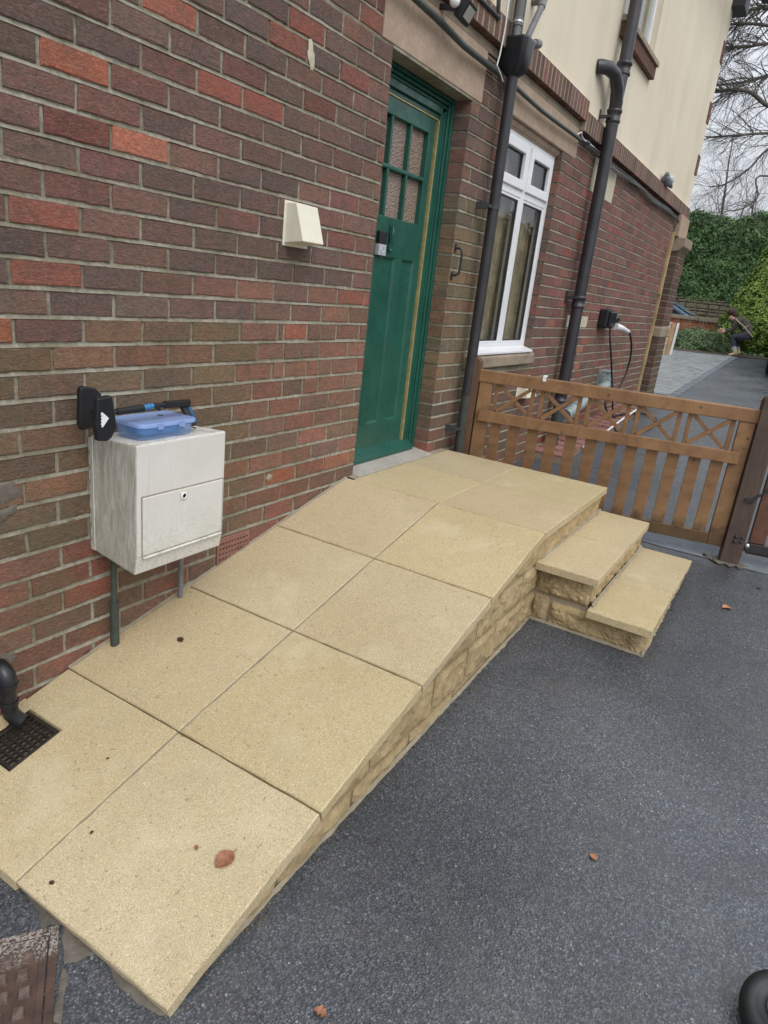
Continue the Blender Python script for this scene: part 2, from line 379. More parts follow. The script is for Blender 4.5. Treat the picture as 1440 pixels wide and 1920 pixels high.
M = dict(
    brick=m_brick(), mortar=m_mortar(), render=m_render(), slab=m_slab(), asphalt=m_asphalt(),
    lintel=m_stone('pink sandstone', (.36, .265, .19), (.46, .35, .265), (.26, .20, .14), .25, .4),
    sill=m_stone('weathered sandstone sill', (.28, .22, .16), (.37, .30, .22), (.13, .115, .08), .3, .5),
    pad=m_stone('cream padstone', (.50, .45, .34), (.57, .52, .40), (.42, .38, .28), .15, .2),
    wallstone=m_stone('pitched walling stone', (.33, .245, .125), (.47, .36, .20), (.19, .14, .075), .8, .6),
    stonemortar=m_stone('pointing', (.26, .22, .155), (.36, .31, .22), (.2, .18, .13), .5, .3),
    concrete=m_stone('concrete', (.36, .33, .29), (.46, .43, .38), (.22, .2, .15), .3, .35),
    lean=m_stone('grey concrete kerb', (.15, .165, .185), (.23, .25, .275), (.11, .11, .11), .3, .3),
    patch=m_stone('old cement patch', (.12, .105, .085), (.20, .175, .145), (.06, .055, .05), 1, .75),
    green=m_paint_green(), obscure=m_obscure(), glass=m_glass(), grp=m_grp(),
    brass=simple('brass strip', (.55, .45, .20), .38, .4, .2, 40),
    pvc=simple('white upvc', (.78, .79, .80), .3, 0, .04, 6),
    gasket=simple('dark gasket', (.03, .03, .032), .5),
    cream=simple('cream plastic', (.74, .70, .56), .45, 0, .05, 12),
    iron=m_pipe('black painted iron', (.030, .029, .033), .42, .0),
    ironold=m_pipe('flaking black iron', (.045, .045, .047), .6, .35),
    soil=m_pipe('dark soil pipe', (.036, .034, .040), .38, .0),
    soilworn=m_pipe('worn soil pipe', (.05, .052, .058), .5, .55),
    greypipe=m_pipe('grey plastic pipe', (.15, .15, .155), .5, .0),
    conduit=m_pipe('mossy black cable pipe', (.05, .05, .05), .5, .8),
    algpipe=m_pipe('green mossy gas pipe', (.05, .05, .045), .6, .9),
    black=simple('black plastic', (.012, .013, .016), .32, 0, .2, 20),
    wheel=simple('dark rubber', (.008, .011, .011), .5, 0, .2, 20),
    blackm=simple('black matt plastic', (.010, .010, .011), .6, 0, .2, 20),
    bluegrip=simple('blue grip', (.01, .06, .14), .5, 0, .2, 30),
    bluetube=simple('light blue tube', (.05, .22, .45), .35, 0, .2, 60),
    white=simple('white paint', (.8, .8, .8), .5, 0, .05, 20),
    offwhite=simple('off white board', (.70, .70, .70), .6, 0, .06, 10),
    silver=simple('brushed silver plastic', (.52, .52, .58), .35, .2, .08, 50),
    bolt=simple('zinc bolt', (.6, .6, .58), .3, .9, .1, 50),
    alu=m_pipe('grey foil duct', (.30, .34, .35), .35, .5),
    castlid=None, grate=simple('dark cast grate', (.028, .022, .018), .45, .1, .4, 60, .3),
    void=simple('dark hollow', (.004, .004, .004), .9),
    terracotta=m_stone('terracotta', (.22, .105, .08), (.29, .145, .11), (.16, .09, .075), .2, .3),
    redtile=m_stone('red quarry tiles', (.22, .105, .085), (.32, .17, .14), (.14, .09, .08), .3, .5),
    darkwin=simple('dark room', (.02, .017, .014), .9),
    curtain=simple('brown curtain', (.32, .26, .185), .9, 0, .35, 7),
    gatewood=m_wood('stained gate timber', (.195, .100, .045), (.320, .180, .085), (6, 3, 8), .5, (.09, .05, .03), .45, foot=-.235),
    postwood=m_wood('dark gate post timber', (.066, .044, .033), (.120, .080, .060), (26, 26, 3), .6, (.035, .02, .015), .5),
    leftpost=m_wood('brown post timber', (.085, .047, .026), (.150, .085, .048), (26, 26, 3), .6, (.035, .02, .015), .5),
    batten=simple('raw timber batten', (.42, .31, .155), .7, 0, .2, 8),
    fascia=simple('dark fascia', (.02, .02, .024), .5),
    deadleaf=simple('dead beech leaf', (.27, .115, .06), .55, 0, .3, 70, .3),
    darkleaf=simple('dark wet leaf', (.05, .03, .018), .5, 0, .3, 70, .3),
    orangeleaf=simple('orange leaf', (.40, .17, .085), .55, 0, .3, 70, .3),
    hedge=m_leaf('laurel hedge leaf', (.045, .105, .030), (.115, .225, .062), (.27, .40, .18), 1.1),
    conifer=m_leaf('golden conifer', (.085, .15, .032), (.22, .31, .065), (.34, .43, .11), 1.6, .7, .2),
    shrub=m_leaf('grey green shrub', (.075, .12, .050), (.16, .225, .11), (.30, .37, .21), 2.5, .7, .2),
    beech=m_leaf('brown beech hedge', (.22, .15, .07), (.38, .27, .13), (.42, .40, .2), 1.5, .7, .2),
    bark=simple('bare bark', (.085, .078, .062), .85, 0, .35, 3, .2),
    twig=simple('bare twigs', (.12, .095, .085), .85, 0, .3, 2),
    soilg=simple('bare soil', (.055, .04, .028), .95, 0, .4, 6, .4),
    farstone=m_stone('dark retaining stone', (.13, .115, .075), (.24, .205, .14), (.06, .055, .035), .5, .6),
    farred=m_stone('orange red brick', (.26, .085, .045), (.36, .14, .08), (.18, .07, .05), .3, .4),
    carpaint=simple('blue grey car paint', (.10, .15, .22), .25, .3, .05, 3),
    carglass=simple('car glass', (.22, .30, .40), .08, .2, .1, 3),  # pale blue-grey base colour stands for the reflection on the windscreen
    skin=simple('skin', (.50, .28, .20), .6), jacket=simple('dark olive jacket', (.040, .034, .026), .85, 0, .3, 12),
    jeans=simple('dark navy trousers', (.035, .038, .055), .85, 0, .3, 14), boot=simple('tan boots', (.52, .38, .20), .7, 0, .15, 20),
    hair=simple('dark brown hair', (.045, .025, .018), .8, 0, .3, 40), strap=simple('tan strap', (.30, .24, .15), .7), sock=simple('grey sock', (.35, .36, .38), .9),
    greenfence=simple('teal green fence', (.02, .10, .085), .5, 0, .3, 10),
    insul=simple('cream timber panel', (.66, .52, .38), .8, 0, .2, 3),
    woodtan=simple('tan timber', (.42, .27, .14), .8, 0, .2, 3),
    feather=simple('grey feathers', (.17, .19, .23), .8, 0, .4, 25), featherw=simple('pale feathers', (.55, .55, .60), .8, 0, .2, 25),
    setts=None,
)
def m_lid():
    n = NM('rusty cast lid', .38, .5, .2)
    c = n.ramp(n.noise(14, 6, .75), [(.3, (.060, .040, .034)), (.7, (.135, .085, .068))])
    c = n.mix(n.ramp(n.noise(9, 4), [(.6, 0), (.8, .5)]), c, (.16, .07, .035))
    edge = n.ramp(n.math('ADD', n.sep(1), n.math('MULTIPLY', n.noise(60, 4, .8), .06)), [(.0, 0), (.001, 1)])
    dt = n.n.new('ShaderNodeVectorMath'); dt.operation = 'DOT_PRODUCT'; n.l(n.pos, dt.inputs[0]); dt.inputs[1].default_value = (.609, .793, 0)
    r_ = n.n.new('ShaderNodeMapRange'); r_.inputs[1].default_value = -2.080; r_.inputs[2].default_value = -2.055
    n.l(n.math('ADD', dt.outputs['Value'], n.math('MULTIPLY', n.noise(55, 5, .85), .04)), r_.inputs[0])
    c = n.mix(n.math('MULTIPLY', n.ramp(n.noise(170, 4, .8), [(.47, 0), (.56, .9)]), r_.outputs[0]), c, (.45, .42, .37))
    n.color(c).bump(n.noise(260, 4), .4, .002)
    return n.mat
M['castlid'] = m_lid(); M['stud'] = simple('worn highlight studs', (.20, .15, .13), .3, .35, .4, 60, .3)  # studs: worn tone made lighter, with relief highlights painted into it
def m_setts():
    n = NM('grey block paving', .38, .5)
    c = n.ramp(n.noise(5, 5, .7), [(.3, (.26, .275, .28)), (.7, (.38, .395, .40))])
    n.color(c).rough(n.ramp(n.noise(2.5, 4), [(.35, .25), (.7, .5)])).bump(n.noise(90, 3), .3, .004)
    return n.mat
M['setts'] = m_setts()

# ------------------------------------------------------------------ ground
def ground():
    xs = [-60, -20, -8, -5] + [-4 + .25*i for i in range(0, 85)] + [18, 19, 19.5, 21, 24, 30, 45, 80, 200]
    ys = [-60, -25, -12, -8] + [-6 + .25*i for i in range(0, 26)] + [1.2, 3, 6, 12, 30, 80]
    vs = []; fs = []
    for y in ys:
        for x in xs:
            z = gz(x) + (.006*noise.noise(Vector((x*.7, y*.7, 0))) if -4 < x < 17 and -6 < y < -2 else 0)
            vs.append((x, y, z))
    n = len(xs)
    for j in range(len(ys)-1):
        for i in range(n-1): fs.append((j*n+i, j*n+i+1, (j+1)*n+i+1, (j+1)*n+i))
    mb = MB(); mb.add(vs, fs, 0, True); o = mb.build('tarmac_drive', M['asphalt']); tag(o, kind='structure')
ground()

# pale concrete strip under the gate
mb = MB()
def strip(mb, x0, x1, y0, y1, dz, ny=14, seed=1, th=.0):
    vs = []; 
    for j in range(ny+1):
        y = y0 + (y1-y0)*j/ny
        a = x0 + .02*noise.noise(Vector((y*5, seed, 0))); b = x1 + .03*noise.noise(Vector((y*4, seed+5, 0)))
        vs += [(a, y, gz(a)+dz), (b, y, gz(b)+dz)]
    mb.add(vs, [(2*j, 2*j+1, 2*j+3, 2*j+2) for j in range(ny)])
strip(mb, 1.50, 1.78, -4.5, -.02, .004, 40)
tag(mb.build('concrete_strip', M['lean']), kind='structure')

# block paving beside the drive at the far end: rows of real blocks, near part one by one is too small to tell apart
mb = MB()
P0, P1, P2, P3 = (6.9, -.30), (15.2, -.40), (14.9, 2.6), (7.9, 2.6)
x = 7.9
row = 0
while x < 15.4:
    y0 = -.33 + (x-6.9)*-.008; y = y0 - (.0 if row % 2 else .1)
    while y < 2.6:
        a = max(y, y0)
        if y + .2 > a + .03:
            d = R.uniform(-.002, .002)
            mb.box(x+.004, a+.004, gz(x)-.03, x+.096, y+.196, gz(x+.05)+.008+d)
        y += .2
    x += .1; row += 1
tag(mb.build('block_paving', M['setts']), kind='structure')
mb = MB()
for i in range(42):       # kerb setts along the edge of the drive
    x0 = 6.9 + i*.2; y0 = -.33 + (x0-6.9)*-.008
    mb.box(x0+.004, y0-.12, gz(x0)-.03, x0+.196, y0-.005, gz(x0+.1)+.012)
tag(mb.build('kerb_edging', M['lean']), kind='structure')

# ------------------------------------------------------------------ the house
C, BL, J = .0832, .230, .0125
house = thing('brick_house', (0, .3, -.55), 'two storey house with dark red brick ground floor and cream rendered upper floor', 'house')
DOOR = (0, .866, -.5, 1.997); WIN = (1.38, 2.50, .46, 2.05)
EXC = [DOOR, WIN, (-.105, .99, 1.997, 2.50), (1.30, 2.80, 2.05, 2.50), (1.24, 2.57, .455, .565),
       (3.32, 4.07, 1.905, 2.175), (3.36, 4.03, .755, .865), (2.80, 7.9, 2.245, 2.6), (-.105, 2.8, 2.27, 2.6),
       (7.28, 9, -1, 2.6), (-1.045, -.83, -.325, -.172)]
CUSTOM = {8: [451, 521, 533.5, 576, 603, 631, 675], 7: [483.5, 533.5, 566, 599.6, 653], 6: [443.5, 509.6, 533.5, 575, 598, 622, 669], 5: [475, 530.4, 569, 598, 645]}
CY = {8: 623, 7: 655, 6: 687, 5: 715}
PICK = [((150,120),(.46,.13,.075)), ((264,270),(.56,.17,.10)), ((415,165),(.36,.105,.07)), ((495,195),(.34,.10,.07)), ((325,28),(.42,.13,.08)),
        ((572,35),(.30,.09,.065)), ((545,70),(.30,.10,.07)), ((20,615),(.40,.12,.06)), ((526,890),(.36,.105,.055)), ((628,855),(.38,.13,.075)),
        ((658,848),(.38,.13,.075)), ((597,877),(.28,.09,.06)), ((495,920),(.25,.09,.06)), ((680,135),(.30,.09,.07)), ((1092,660),(.45,.15,.10)), ((1085,690),(.45,.14,.09)),
        ((215,330),(.24,.10,.085)), ((60,750),(.22,.085,.05)), ((190,690),(.24,.09,.07)), ((60,610),(.2,.09,.07)), ((700,20),(.3,.1,.07)), ((560,430),(.2,.08,.06)), ((850,385),(.34,.115,.07)),
        ((780,330),(.28,.1,.07)),((655,380),(.26,.1,.08)),((640,460),(.25,.09,.07)),((90,690),(.20,.11,.06)),((1040,600),(.33,.12,.09)),((1000,750),(.3,.11,.08))]
PICKW = [(at(p[0], p[1], 1, 0), c) for p, c in PICK]
PAL = [(.158,.100,.084), (.138,.094,.083), (.170,.102,.084), (.182,.106,.084), (.155,.108,.084), (.185,.098,.080), (.130,.090,.080)]
def brick_col(x0, x1, z0, z1):
    for p, c in PICKW:
        if x0 <= p.x <= x1 and z0 <= p.z <= z1: return (c[0]*.80, c[1]*1.02, c[2]*1.12, R.random())
    xm, zm = (x0+x1)/2, (z0+z1)/2
    c = list(R.choice(PAL))
    if R.random() < .045: c = list(R.choice([(.20,.088,.068), (.23,.095,.07), (.18,.08,.064)]))
    if zm < 0: c = [c[0]*1.22, c[1]*.94, c[2]*.88]
    elif xm < -.9 and zm < .75: c = [c[0]*1.12, c[1]*1.15, c[2]*.90]
    elif -.9 <= xm < 0 and zm < .9: c = [c[0]*1.28, c[1]*1.16, c[2]*1.06]
    if .866 < xm < 1.4 and .3 < zm < 1.5: c = [c[0]*1.05, c[1]*1.3, c[2]*1.0]
    if xm > 2.6: c = [c[0]*1.10+.008, c[1]*.99, c[2]*1.03]
    k = R.uniform(.85, 1.18)
    return (c[0]*k, c[1]*k, c[2]*k, R.random())
def brick_mesh(mb, x0, x1, z0, z1, col, y=0, depth=.1, amp=1.0):
    """one brick of the wall face: worn irregular arrises, 50 odd triangles"""
    nx = 7 if x1-x0 > .12 else 3
    d = R.uniform(-.0018, .0018)*amp + y
    amp *= 1.55
    def ring(ins, yy, j):
        pts = []
        for i in range(nx+1): pts.append([x0+ins+(x1-x0-2*ins)*i/nx, z0+ins])
        pts.append([x1-ins, (z0+z1)/2])
        for i in range(nx, -1, -1): pts.append([x0+ins+(x1-x0-2*ins)*i/nx, z1-ins])
        pts.append([x0+ins, (z0+z1)/2])
        return [(p[0]+R.uniform(-j, j), yy, p[1]+R.uniform(-j, j)) for p in pts]
    tilt = R.uniform(-.0008, .0008)
    a = ring(.0035, d, .0011*amp); b = ring(0, d+.0032, .0016*amp)
    a = [(p[0], p[1]+tilt*(1 if p[0] > (x0+x1)/2 else -1), p[2]) for p in a]
    cc = [(p[0], d+depth, p[2]) for p in b]
    n = len(a)
    fs = [tuple(range(n))] + [(n+i, n+(i+1)%n, (i+1)%n, i) for i in range(n)] + [(2*n+i, 2*n+(i+1)%n, n+(i+1)%n, n+i) for i in range(n)]
    mb.add(a+b+cc, fs, 0, False, col)
bricks = []
XL, XR = -3.0, 7.28
for k in range(-8, 31):
    z0, z1 = C*k + J/2, C*(k+1) - J/2; zm = (z0+z1)/2
    off = -.166 if k % 2 else -.052
    perps = [off - i*BL for i in range(0, 14)]
    if k in CUSTOM:
        cu = [at(px, CY[k], 1, 0).x for px in CUSTOM[k]]
        perps = [p for p in perps if p < min(cu)-.12] + cu
    right = [.866 + (.112 if k % 2 else .225) + i*BL for i in range(0, 29)]
    perps = sorted([p for p in perps if p > XL] + [XL, 0, .866] + right)
    perps = [p for p in perps if p <= XR] + [XR]
    perps = [p + (R.uniform(-.004, .004) if p not in (XL, 0, .866, XR) else 0) for p in perps]
    for a, b in zip(perps[:-1], perps[1:]):
        segs = [(a + (J/2 if a not in (0, .866, XL) else 0), b - (J/2 if b not in (0, .866, XR) else 0))]
        for (ex0, ex1, ez0, ez1) in EXC:
            if ez0 - .01 < zm < ez1 + .012 - .004:
                ns = []
                for s0, s1 in segs:
                    if s1 <= ex0 or s0 >= ex1: ns.append((s0, s1)); continue
                    if s0 < ex0: ns.append((s0, ex0 - (.004 if ex0 not in (0,) else 0)))
                    if s1 > ex1: ns.append((ex1 + (.004 if ex1 not in (.866,) else 0), s1))
                segs = ns
        for s0, s1 in segs:
            if s1 - s0 > .028: bricks.append([s0, s1, z0 + R.uniform(-.0018, .0018), z1 + R.uniform(-.0018, .0018)])
def screen_area(x0, x1, z0, z1):
    q = [proj((x0, 0, z0)), proj((x1, 0, z0)), proj((x1, 0, z1)), proj((x0, 0, z1))]
    if None in q: return 0
    if all(p[0] < 0 for p in q) or all(p[0] > 1440 for p in q) or all(p[1] < 0 for p in q) or all(p[1] > 1920 for p in q): return 0
    for p in ((x0+x1)/2,): pass
    xm, zm = (x0+x1)/2, (z0+z1)/2
    ramp = -.067 if xm > -.07 else -.067 + .2416*(xm+.07)
    if xm < 1.07 and zm < ramp - .02: return 0
    if zm < gz(xm): return 0
    a = 0
    for i in range(4):
        p, r_ = q[i], q[(i+1) % 4]
        a += max(min(p[0],1440),0)*max(min(r_[1],1920),0) - max(min(r_[0],1440),0)*max(min(p[1],1920),0)
    return abs(a)/2
bricks.sort(key=lambda b: -screen_area(*b))
rest = MB()
for i, b in enumerate(bricks):
    col = brick_col(*b)
    if i < 300:
        mb = MB(); brick_mesh(mb, *b, col); mb.build('brick', M['brick'], house, colattr=True)
    else: brick_mesh(rest, *b, col)
o = rest.build('brickwork', M['brick'], house, colattr=True); o['kind'] = 'stuff'

# mortar: core behind the bricks, and weather struck bed joints (recessed at the top, flush at the bottom)
mm = MB()
core = .0045
def core_box(x0, x1, z0, z1): mm.box(x0, core, z0, x1, .30, z1)
core_box(XL, -.004, -.9, 2.0); core_box(XL, -.11, 2.0, 2.6)
core_box(.870, 1.366, -.7, 2.25); core_box(1.366, 2.512, -.7, .45); core_box(2.512, XR, -.6, 2.24)
mm.box(-.004, .30, -.9, .870, .34, 2.3)
for k in range(-8, 31):
    z = C*k
    for (a, b, lo, hi) in ((XL, -.002, -.9, 2.0), (XL, -.107, 2.0, 2.55), (.868, 1.378, -.7, 2.26), (1.378, 2.502, -.7, .45), (2.502, XR, -.6, 2.24)):
        if not (lo < z < hi): continue
        if z > 1.98 and a == XL and b == -.002: continue
        n = max(2, int((b-a)/.03)); vs = []
        for i in range(n+1):
            x = a + (b-a)*i/n
            j1 = .0016*noise.noise(Vector((x*22, z*31, 1))); j2 = .0018*noise.noise(Vector((x*19, z*27, 9)))
            vs += [(x, -.0012 + j2*.5, z - J/2 - .0012 + j1), (x, .0075 + j2, z + J/2 + .0005)]
        mm.add(vs, [(2*i, 2*i+2, 2*i+3, 2*i+1) for i in range(n)])
mm.build('wall', M['mortar'], house)
# jamb joints are struck the same way on the return
# upper wall, render
mb = MB()
UW = (4.02, 4.32, 3.11, 4.6)
def rbox(x0, x1, z0, z1): mb.box(x0, -.006, z0, x1, .3, z1)
ux0, ux1, uz0, uz1 = 3.35, 4.50, 3.21, 4.5
rbox(-3.2, -.11, 2.60, 6.2); rbox(-.11, 2.80, 2.452, 6.2); rbox(2.80, ux0, 2.388, 6.2); rbox(ux1, 7.93, 2.388, 6.2)
rbox(ux0, ux1, 2.388, uz0); rbox(ux0, ux1, uz1, 6.2)
mb.box(-3.2, .32, -.6, 7.93, 5.5, 6.2)      # body of the house behind
mb.build('render_wall', M['render'], house)
# stone / brick dressings on the rendered corner
for (zc) in (4.27, 3.57, 2.94):
    q = MB()
    for i in range(3):
        q.box(7.78, -.016, zc-.12+i*.0832, 7.945, .02, zc-.12+i*.0832+.072, 0, (.16,.085,.078,1))
    q.build('corner_brick', M['brick'], house, colattr=True)
# lintels
mb = MB(); mb.box(-.103, -.004, 1.999, .988, .12, 2.262); mb.build('lintel', M['lintel'], house, bevel=.006)
mb = MB(); mb.box(1.302, -.004, 2.052, 2.797, .12, 2.262); mb.build('lintel', M['lintel'], house, bevel=.006)
mb = MB(); mb.box(-.103, .002, 2.264, 2.797, .12, 2.313); mb.build('bed_course', M['sill'], house, bevel=.004)
for s in ((3.322, 1.907, 4.068, 2.173), (3.362, .757, 4.028, .863)):
    mb = MB(); mb.box(s[0], -.003, s[1], s[2], .1, s[3]); mb.build('padstone', M['pad'], house, bevel=.004)
# soldier course bricks on edge
x = -.10
while x < 7.86:
    hi = x < 2.74
    z0 = 2.316 if hi else 2.248; z1 = 2.452 if hi else 2.386
    c = R.choice(PAL); k = R.uniform(.6, 1.2); proud = -.0455 + R.uniform(-.0012, .0012)
    mb = MB(); q = .0025
    a = [(x+q, proud, z0+q), (x+.058-q, proud, z0+q), (x+.058-q, proud, z1-q), (x+q, proud, z1-q)]
    b = [(x, proud+.004, z0), (x+.058, proud+.004, z0), (x+.058, proud+.004, z1+.004), (x, proud+.004, z1+.004)]
    cc = [(p[0], .09, p[2]) for p in b]
    mb.add(a+b+cc, [(0,1,2,3)] + [(4+i, 4+(i+1)%4, (i+1)%4, i) for i in range(4)] + [(8+i, 8+(i+1)%4, 4+(i+1)%4, 4+i) for i in range(4)], 0, False, (c[0]*k, c[1]*k*.95, c[2]*k, 1))
    mb.build('soldier_brick', M['brick'], house, colattr=True)
    x += .0745
mb = MB(); mb.box(-.10, -.0440, 2.320, 2.775, .08, 2.449); mb.box(2.775, -.0440, 2.252, 7.90, .08, 2.383)
mb.build('soldier_mortar', M['stonemortar'], house)
# sloping fillet above the projecting course where the render starts
mb = MB(); mb.prism([(-.040, 2.4565), (-.006, 2.475), (.0, 2.456)], 0, -.10, 2.78); mb.prism([(-.040, 2.3905), (-.006, 2.410), (.0, 2.390)], 0, 2.80, 7.9)
mb.build('render_fillet', M['render'], house)

# ---- pier and stonework at the far corner
mb = MB(); rows = 0; z = -.35; k = 0
while z < 1.80:
    for (x0, x1) in (((7.36, 7.58), (7.59, 7.90)) if k % 2 else ((7.36, 7.47), (7.48, 7.90))):
        c = R.choice(PAL); kk = R.uniform(.55, .95)
        if not (.66 < z < .80): mb.box(x0, -.116, z+.006, x1, 0, z+C-.006, 0, (c[0]*kk, c[1]*kk, c[2]*kk, 1))
    z += C; k += 1
o = mb.build('pier_bricks', M['brick'], house, colattr=True, bevel=.004, seg=1); o['kind'] = 'stuff'
mb = MB(); mb.box(7.365, -.111, -.35, 7.895, .1, 1.82); mb.build('pier_core', M['mortar'], house)
mb = MB(); mb.box(7.345, -.134, .655, 7.91, 0, .80); mb.build('pier_stone', M['sill'], house, bevel=.02)
mb = MB(); mb.prism([(0, 1.78), (-.10, 1.80), (-.17, 1.86), (-.175, 1.97), (0, 1.97)], 0, 7.34, 7.92); mb.build('corbel', M['sill'], house, bevel=.01)
mb = MB(); mb.box(7.30, -.075, 1.972, 7.90, 0, 2.246); mb.build('corner_stone', M['lintel'], house, bevel=.012)
for (z0, z1, x0, x1, d) in ((.27, .70, 7.20, 7.285, .03), (.70, 1.22, 7.225, 7.265, .035), (1.22, 1.80, 7.18, 7.29, .03), (1.80, 2.02, 7.215, 7.26, .036), (-.2, .27, 7.21, 7.25, .03)):
    mb = MB(); mb.box(x0, -d, z0, x1, .002, z1); mb.build('timber_batten', M['batten'], house, bevel=.003)
# gutter box and fascia at the eaves
mb = MB(); mb.box(7.75, -.16, 4.74, 8.12, .3, 4.95); mb.prism([(-.42, 4.86), (-.30, 4.86), (-.30, 4.98), (-.45, 4.98)], 0, -3.2, 8.1)
mb.build('eaves', M['fascia'], house, bevel=.01)

# ---- upper window
win = MB(); win.box(ux0, .05, uz0, ux1, .10, uz1)
wf = MB()
for a in ((ux0, uz0, ux0+.05, uz1), (ux1-.05, uz0, ux1, uz1), (ux0+.05, uz0, ux1-.05, uz0+.06), (ux0+.05, uz1-.06, ux1-.05, uz1), ((ux0+ux1)/2-.03, uz0+.06, (ux0+ux1)/2+.03, uz1-.06)):
    wf.box(a[0], .05, a[1], a[2], .11, a[3])
uw = wf.build('upper_window', M['pvc'], house, bevel=.004)
for a in ((ux0+.05, (ux0+ux1)/2-.03), ((ux0+ux1)/2+.03, ux1-.05)):
    p = MB(); p.box(a[0], .075, uz0+.06, a[1], .081, uz1-.06); p.build('pane', M['glass'], uw)
p = MB(); p.box(ux0, .25, uz0, ux1, .29, uz1); p.build('curtain', M['curtain'], uw)
p = MB(); p.prism([(-.075, uz0-.045), (-.075, uz0-.005), (.05, uz0+.012), (.05, uz0-.045)], 0, ux0-.03, ux1+.02); p.build('tile_sill', M['sill'], uw, bevel=.004)
x = ux0-.02
while x < ux1-.02:
    p = MB(); p.box(x, -.055, uz0-.15, x+.062, .02, uz0-.047, 0, (.13, .07, .06, 1)); p.build('sill_brick', M['brick'], uw, colattr=True, bevel=.003, seg=1); x += .0745

# ---- ground floor window
WX0, WX1, WZ0, WZ1 = 1.38, 2.50, .565, 2.05
fy0, fy1 = .055, .12
def bars(mb, L_, y0, y1):
    for a in L_: mb.box(a[0], y0, a[1], a[2], y1, a[3])
xm = (WX0+WX1)/2 + .03; tz = 1.665
wf = MB()
bars(wf, [(WX0, WZ0, WX0+.055, WZ1-.04), (WX1-.055, WZ0, WX1, WZ1-.04), (WX0+.055, WZ0, WX1-.055, WZ0+.055), (WX0+.055, WZ1-.09, WX1-.055, WZ1-.04),
          (xm-.033, WZ0+.055, xm+.033, WZ1-.09), (WX0+.055, tz-.03, xm-.033, tz+.03), (xm+.033, tz-.03, WX1-.055, tz+.03)], fy0, fy1)
window = wf.build('window', M['pvc'], house, bevel=.004)
mb = MB(); mb.prism([(.022, WZ1-.012), (.034, WZ1-.030), (.044, WZ1-.034), (.050, WZ1-.045), (.12, WZ1-.045), (.12, WZ1-.001), (.022, WZ1-.001)], 0, WX0, WX1); mb.build('head_trim', M['lintel'], window)
for (a, b) in ((WX0+.055, xm-.033), (xm+.033, WX1-.055)):
    # opening light above the transom: its own sash standing a little proud
    s = MB(); z0, z1 = tz+.03, WZ1-.09; t = .05
    bars(s, [(a-.012, z0-.012, a+t, z1+.012), (b-t, z0-.012, b+.012, z1+.012), (a+t, z0-.012, b-t, z0+t), (a+t, z1-t, b-t, z1+.012)], fy0-.016, fy0+.04)
    s.build('sash', M['pvc'], window, bevel=.006)
    g = MB(); bars(g, [(a+t, z0+t, a+t+.007, z1-t), (b-t-.007, z0+t, b-t, z1-t), (a+t+.007, z0+t, b-t-.007, z0+t+.007), (a+t+.007, z1-t-.007, b-t-.007, z1-t)], fy0+.008, fy0+.03); g.build('gasket', M['gasket'], window)
    p = MB(); p.box(a+t, fy0+.016, z0+t, b-t, fy0+.022, z1-t); p.build('pane', M['glass'], window)
    z0, z1 = WZ0+.055, tz-.03; t = .018
    s = MB(); bars(s, [(a, z0, a+t, z1), (b-t, z0, b, z1), (a+t, z0, b-t, z0+t), (a+t, z1-t, b-t, z1)], fy0+.004, fy0+.04); s.build('bead', M['pvc'], window, bevel=.004)
    g = MB(); bars(g, [(a+t, z0+t, a+t+.007, z1-t), (b-t-.007, z0+t, b-t, z1-t), (a+t+.007, z0+t, b-t-.007, z0+t+.007), (a+t+.007, z1-t-.007, b-t-.007, z1-t)], fy0+.010, fy0+.034); g.build('gasket', M['gasket'], window)
    p = MB(); p.box(a+t, fy0+.018, z0+t, b-t, fy0+.024, z1-t); p.build('pane', M['glass'], window)
s = MB(); s.prism([(-.03, WZ0-.012), (-.03, WZ0+.006), (fy0, WZ0+.030), (fy0, WZ0-.012)], 0, WX0+.01, WX1-.005); s.build('white_sill', M['pvc'], window, bevel=.004)
mb = MB(); mb.prism([(-.035, .460), (-.035, .535), (-.01, .552), (.12, .556), (.12, .460)], 0, 1.245, 2.565); mb.build('stone_sill', M['sill'], house, bevel=.008)
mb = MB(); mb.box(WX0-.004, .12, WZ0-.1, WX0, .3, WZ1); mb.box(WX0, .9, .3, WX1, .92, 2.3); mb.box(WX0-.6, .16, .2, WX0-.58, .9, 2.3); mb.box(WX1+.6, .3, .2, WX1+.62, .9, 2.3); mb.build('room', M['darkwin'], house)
vs, fs = grid_fn(lambda u, v: (WX0-.02+.60*u, .165+.016*math.sin(u*60)+.006*math.sin(u*23), .60+1.45*v), 80, 1)
mb = MB(); mb.add(vs, fs, 0, True); mb.build('curtain', M['curtain'], house)
vs, fs = grid_fn(lambda u, v: (WX0+.60+.54*u, .170+.016*math.sin(u*52+1)+.006*math.sin(u*19), .60+1.45*v), 80, 1)
mb = MB(); mb.add(vs, fs, 0, True); mb.build('curtain', M['curtain'], house)

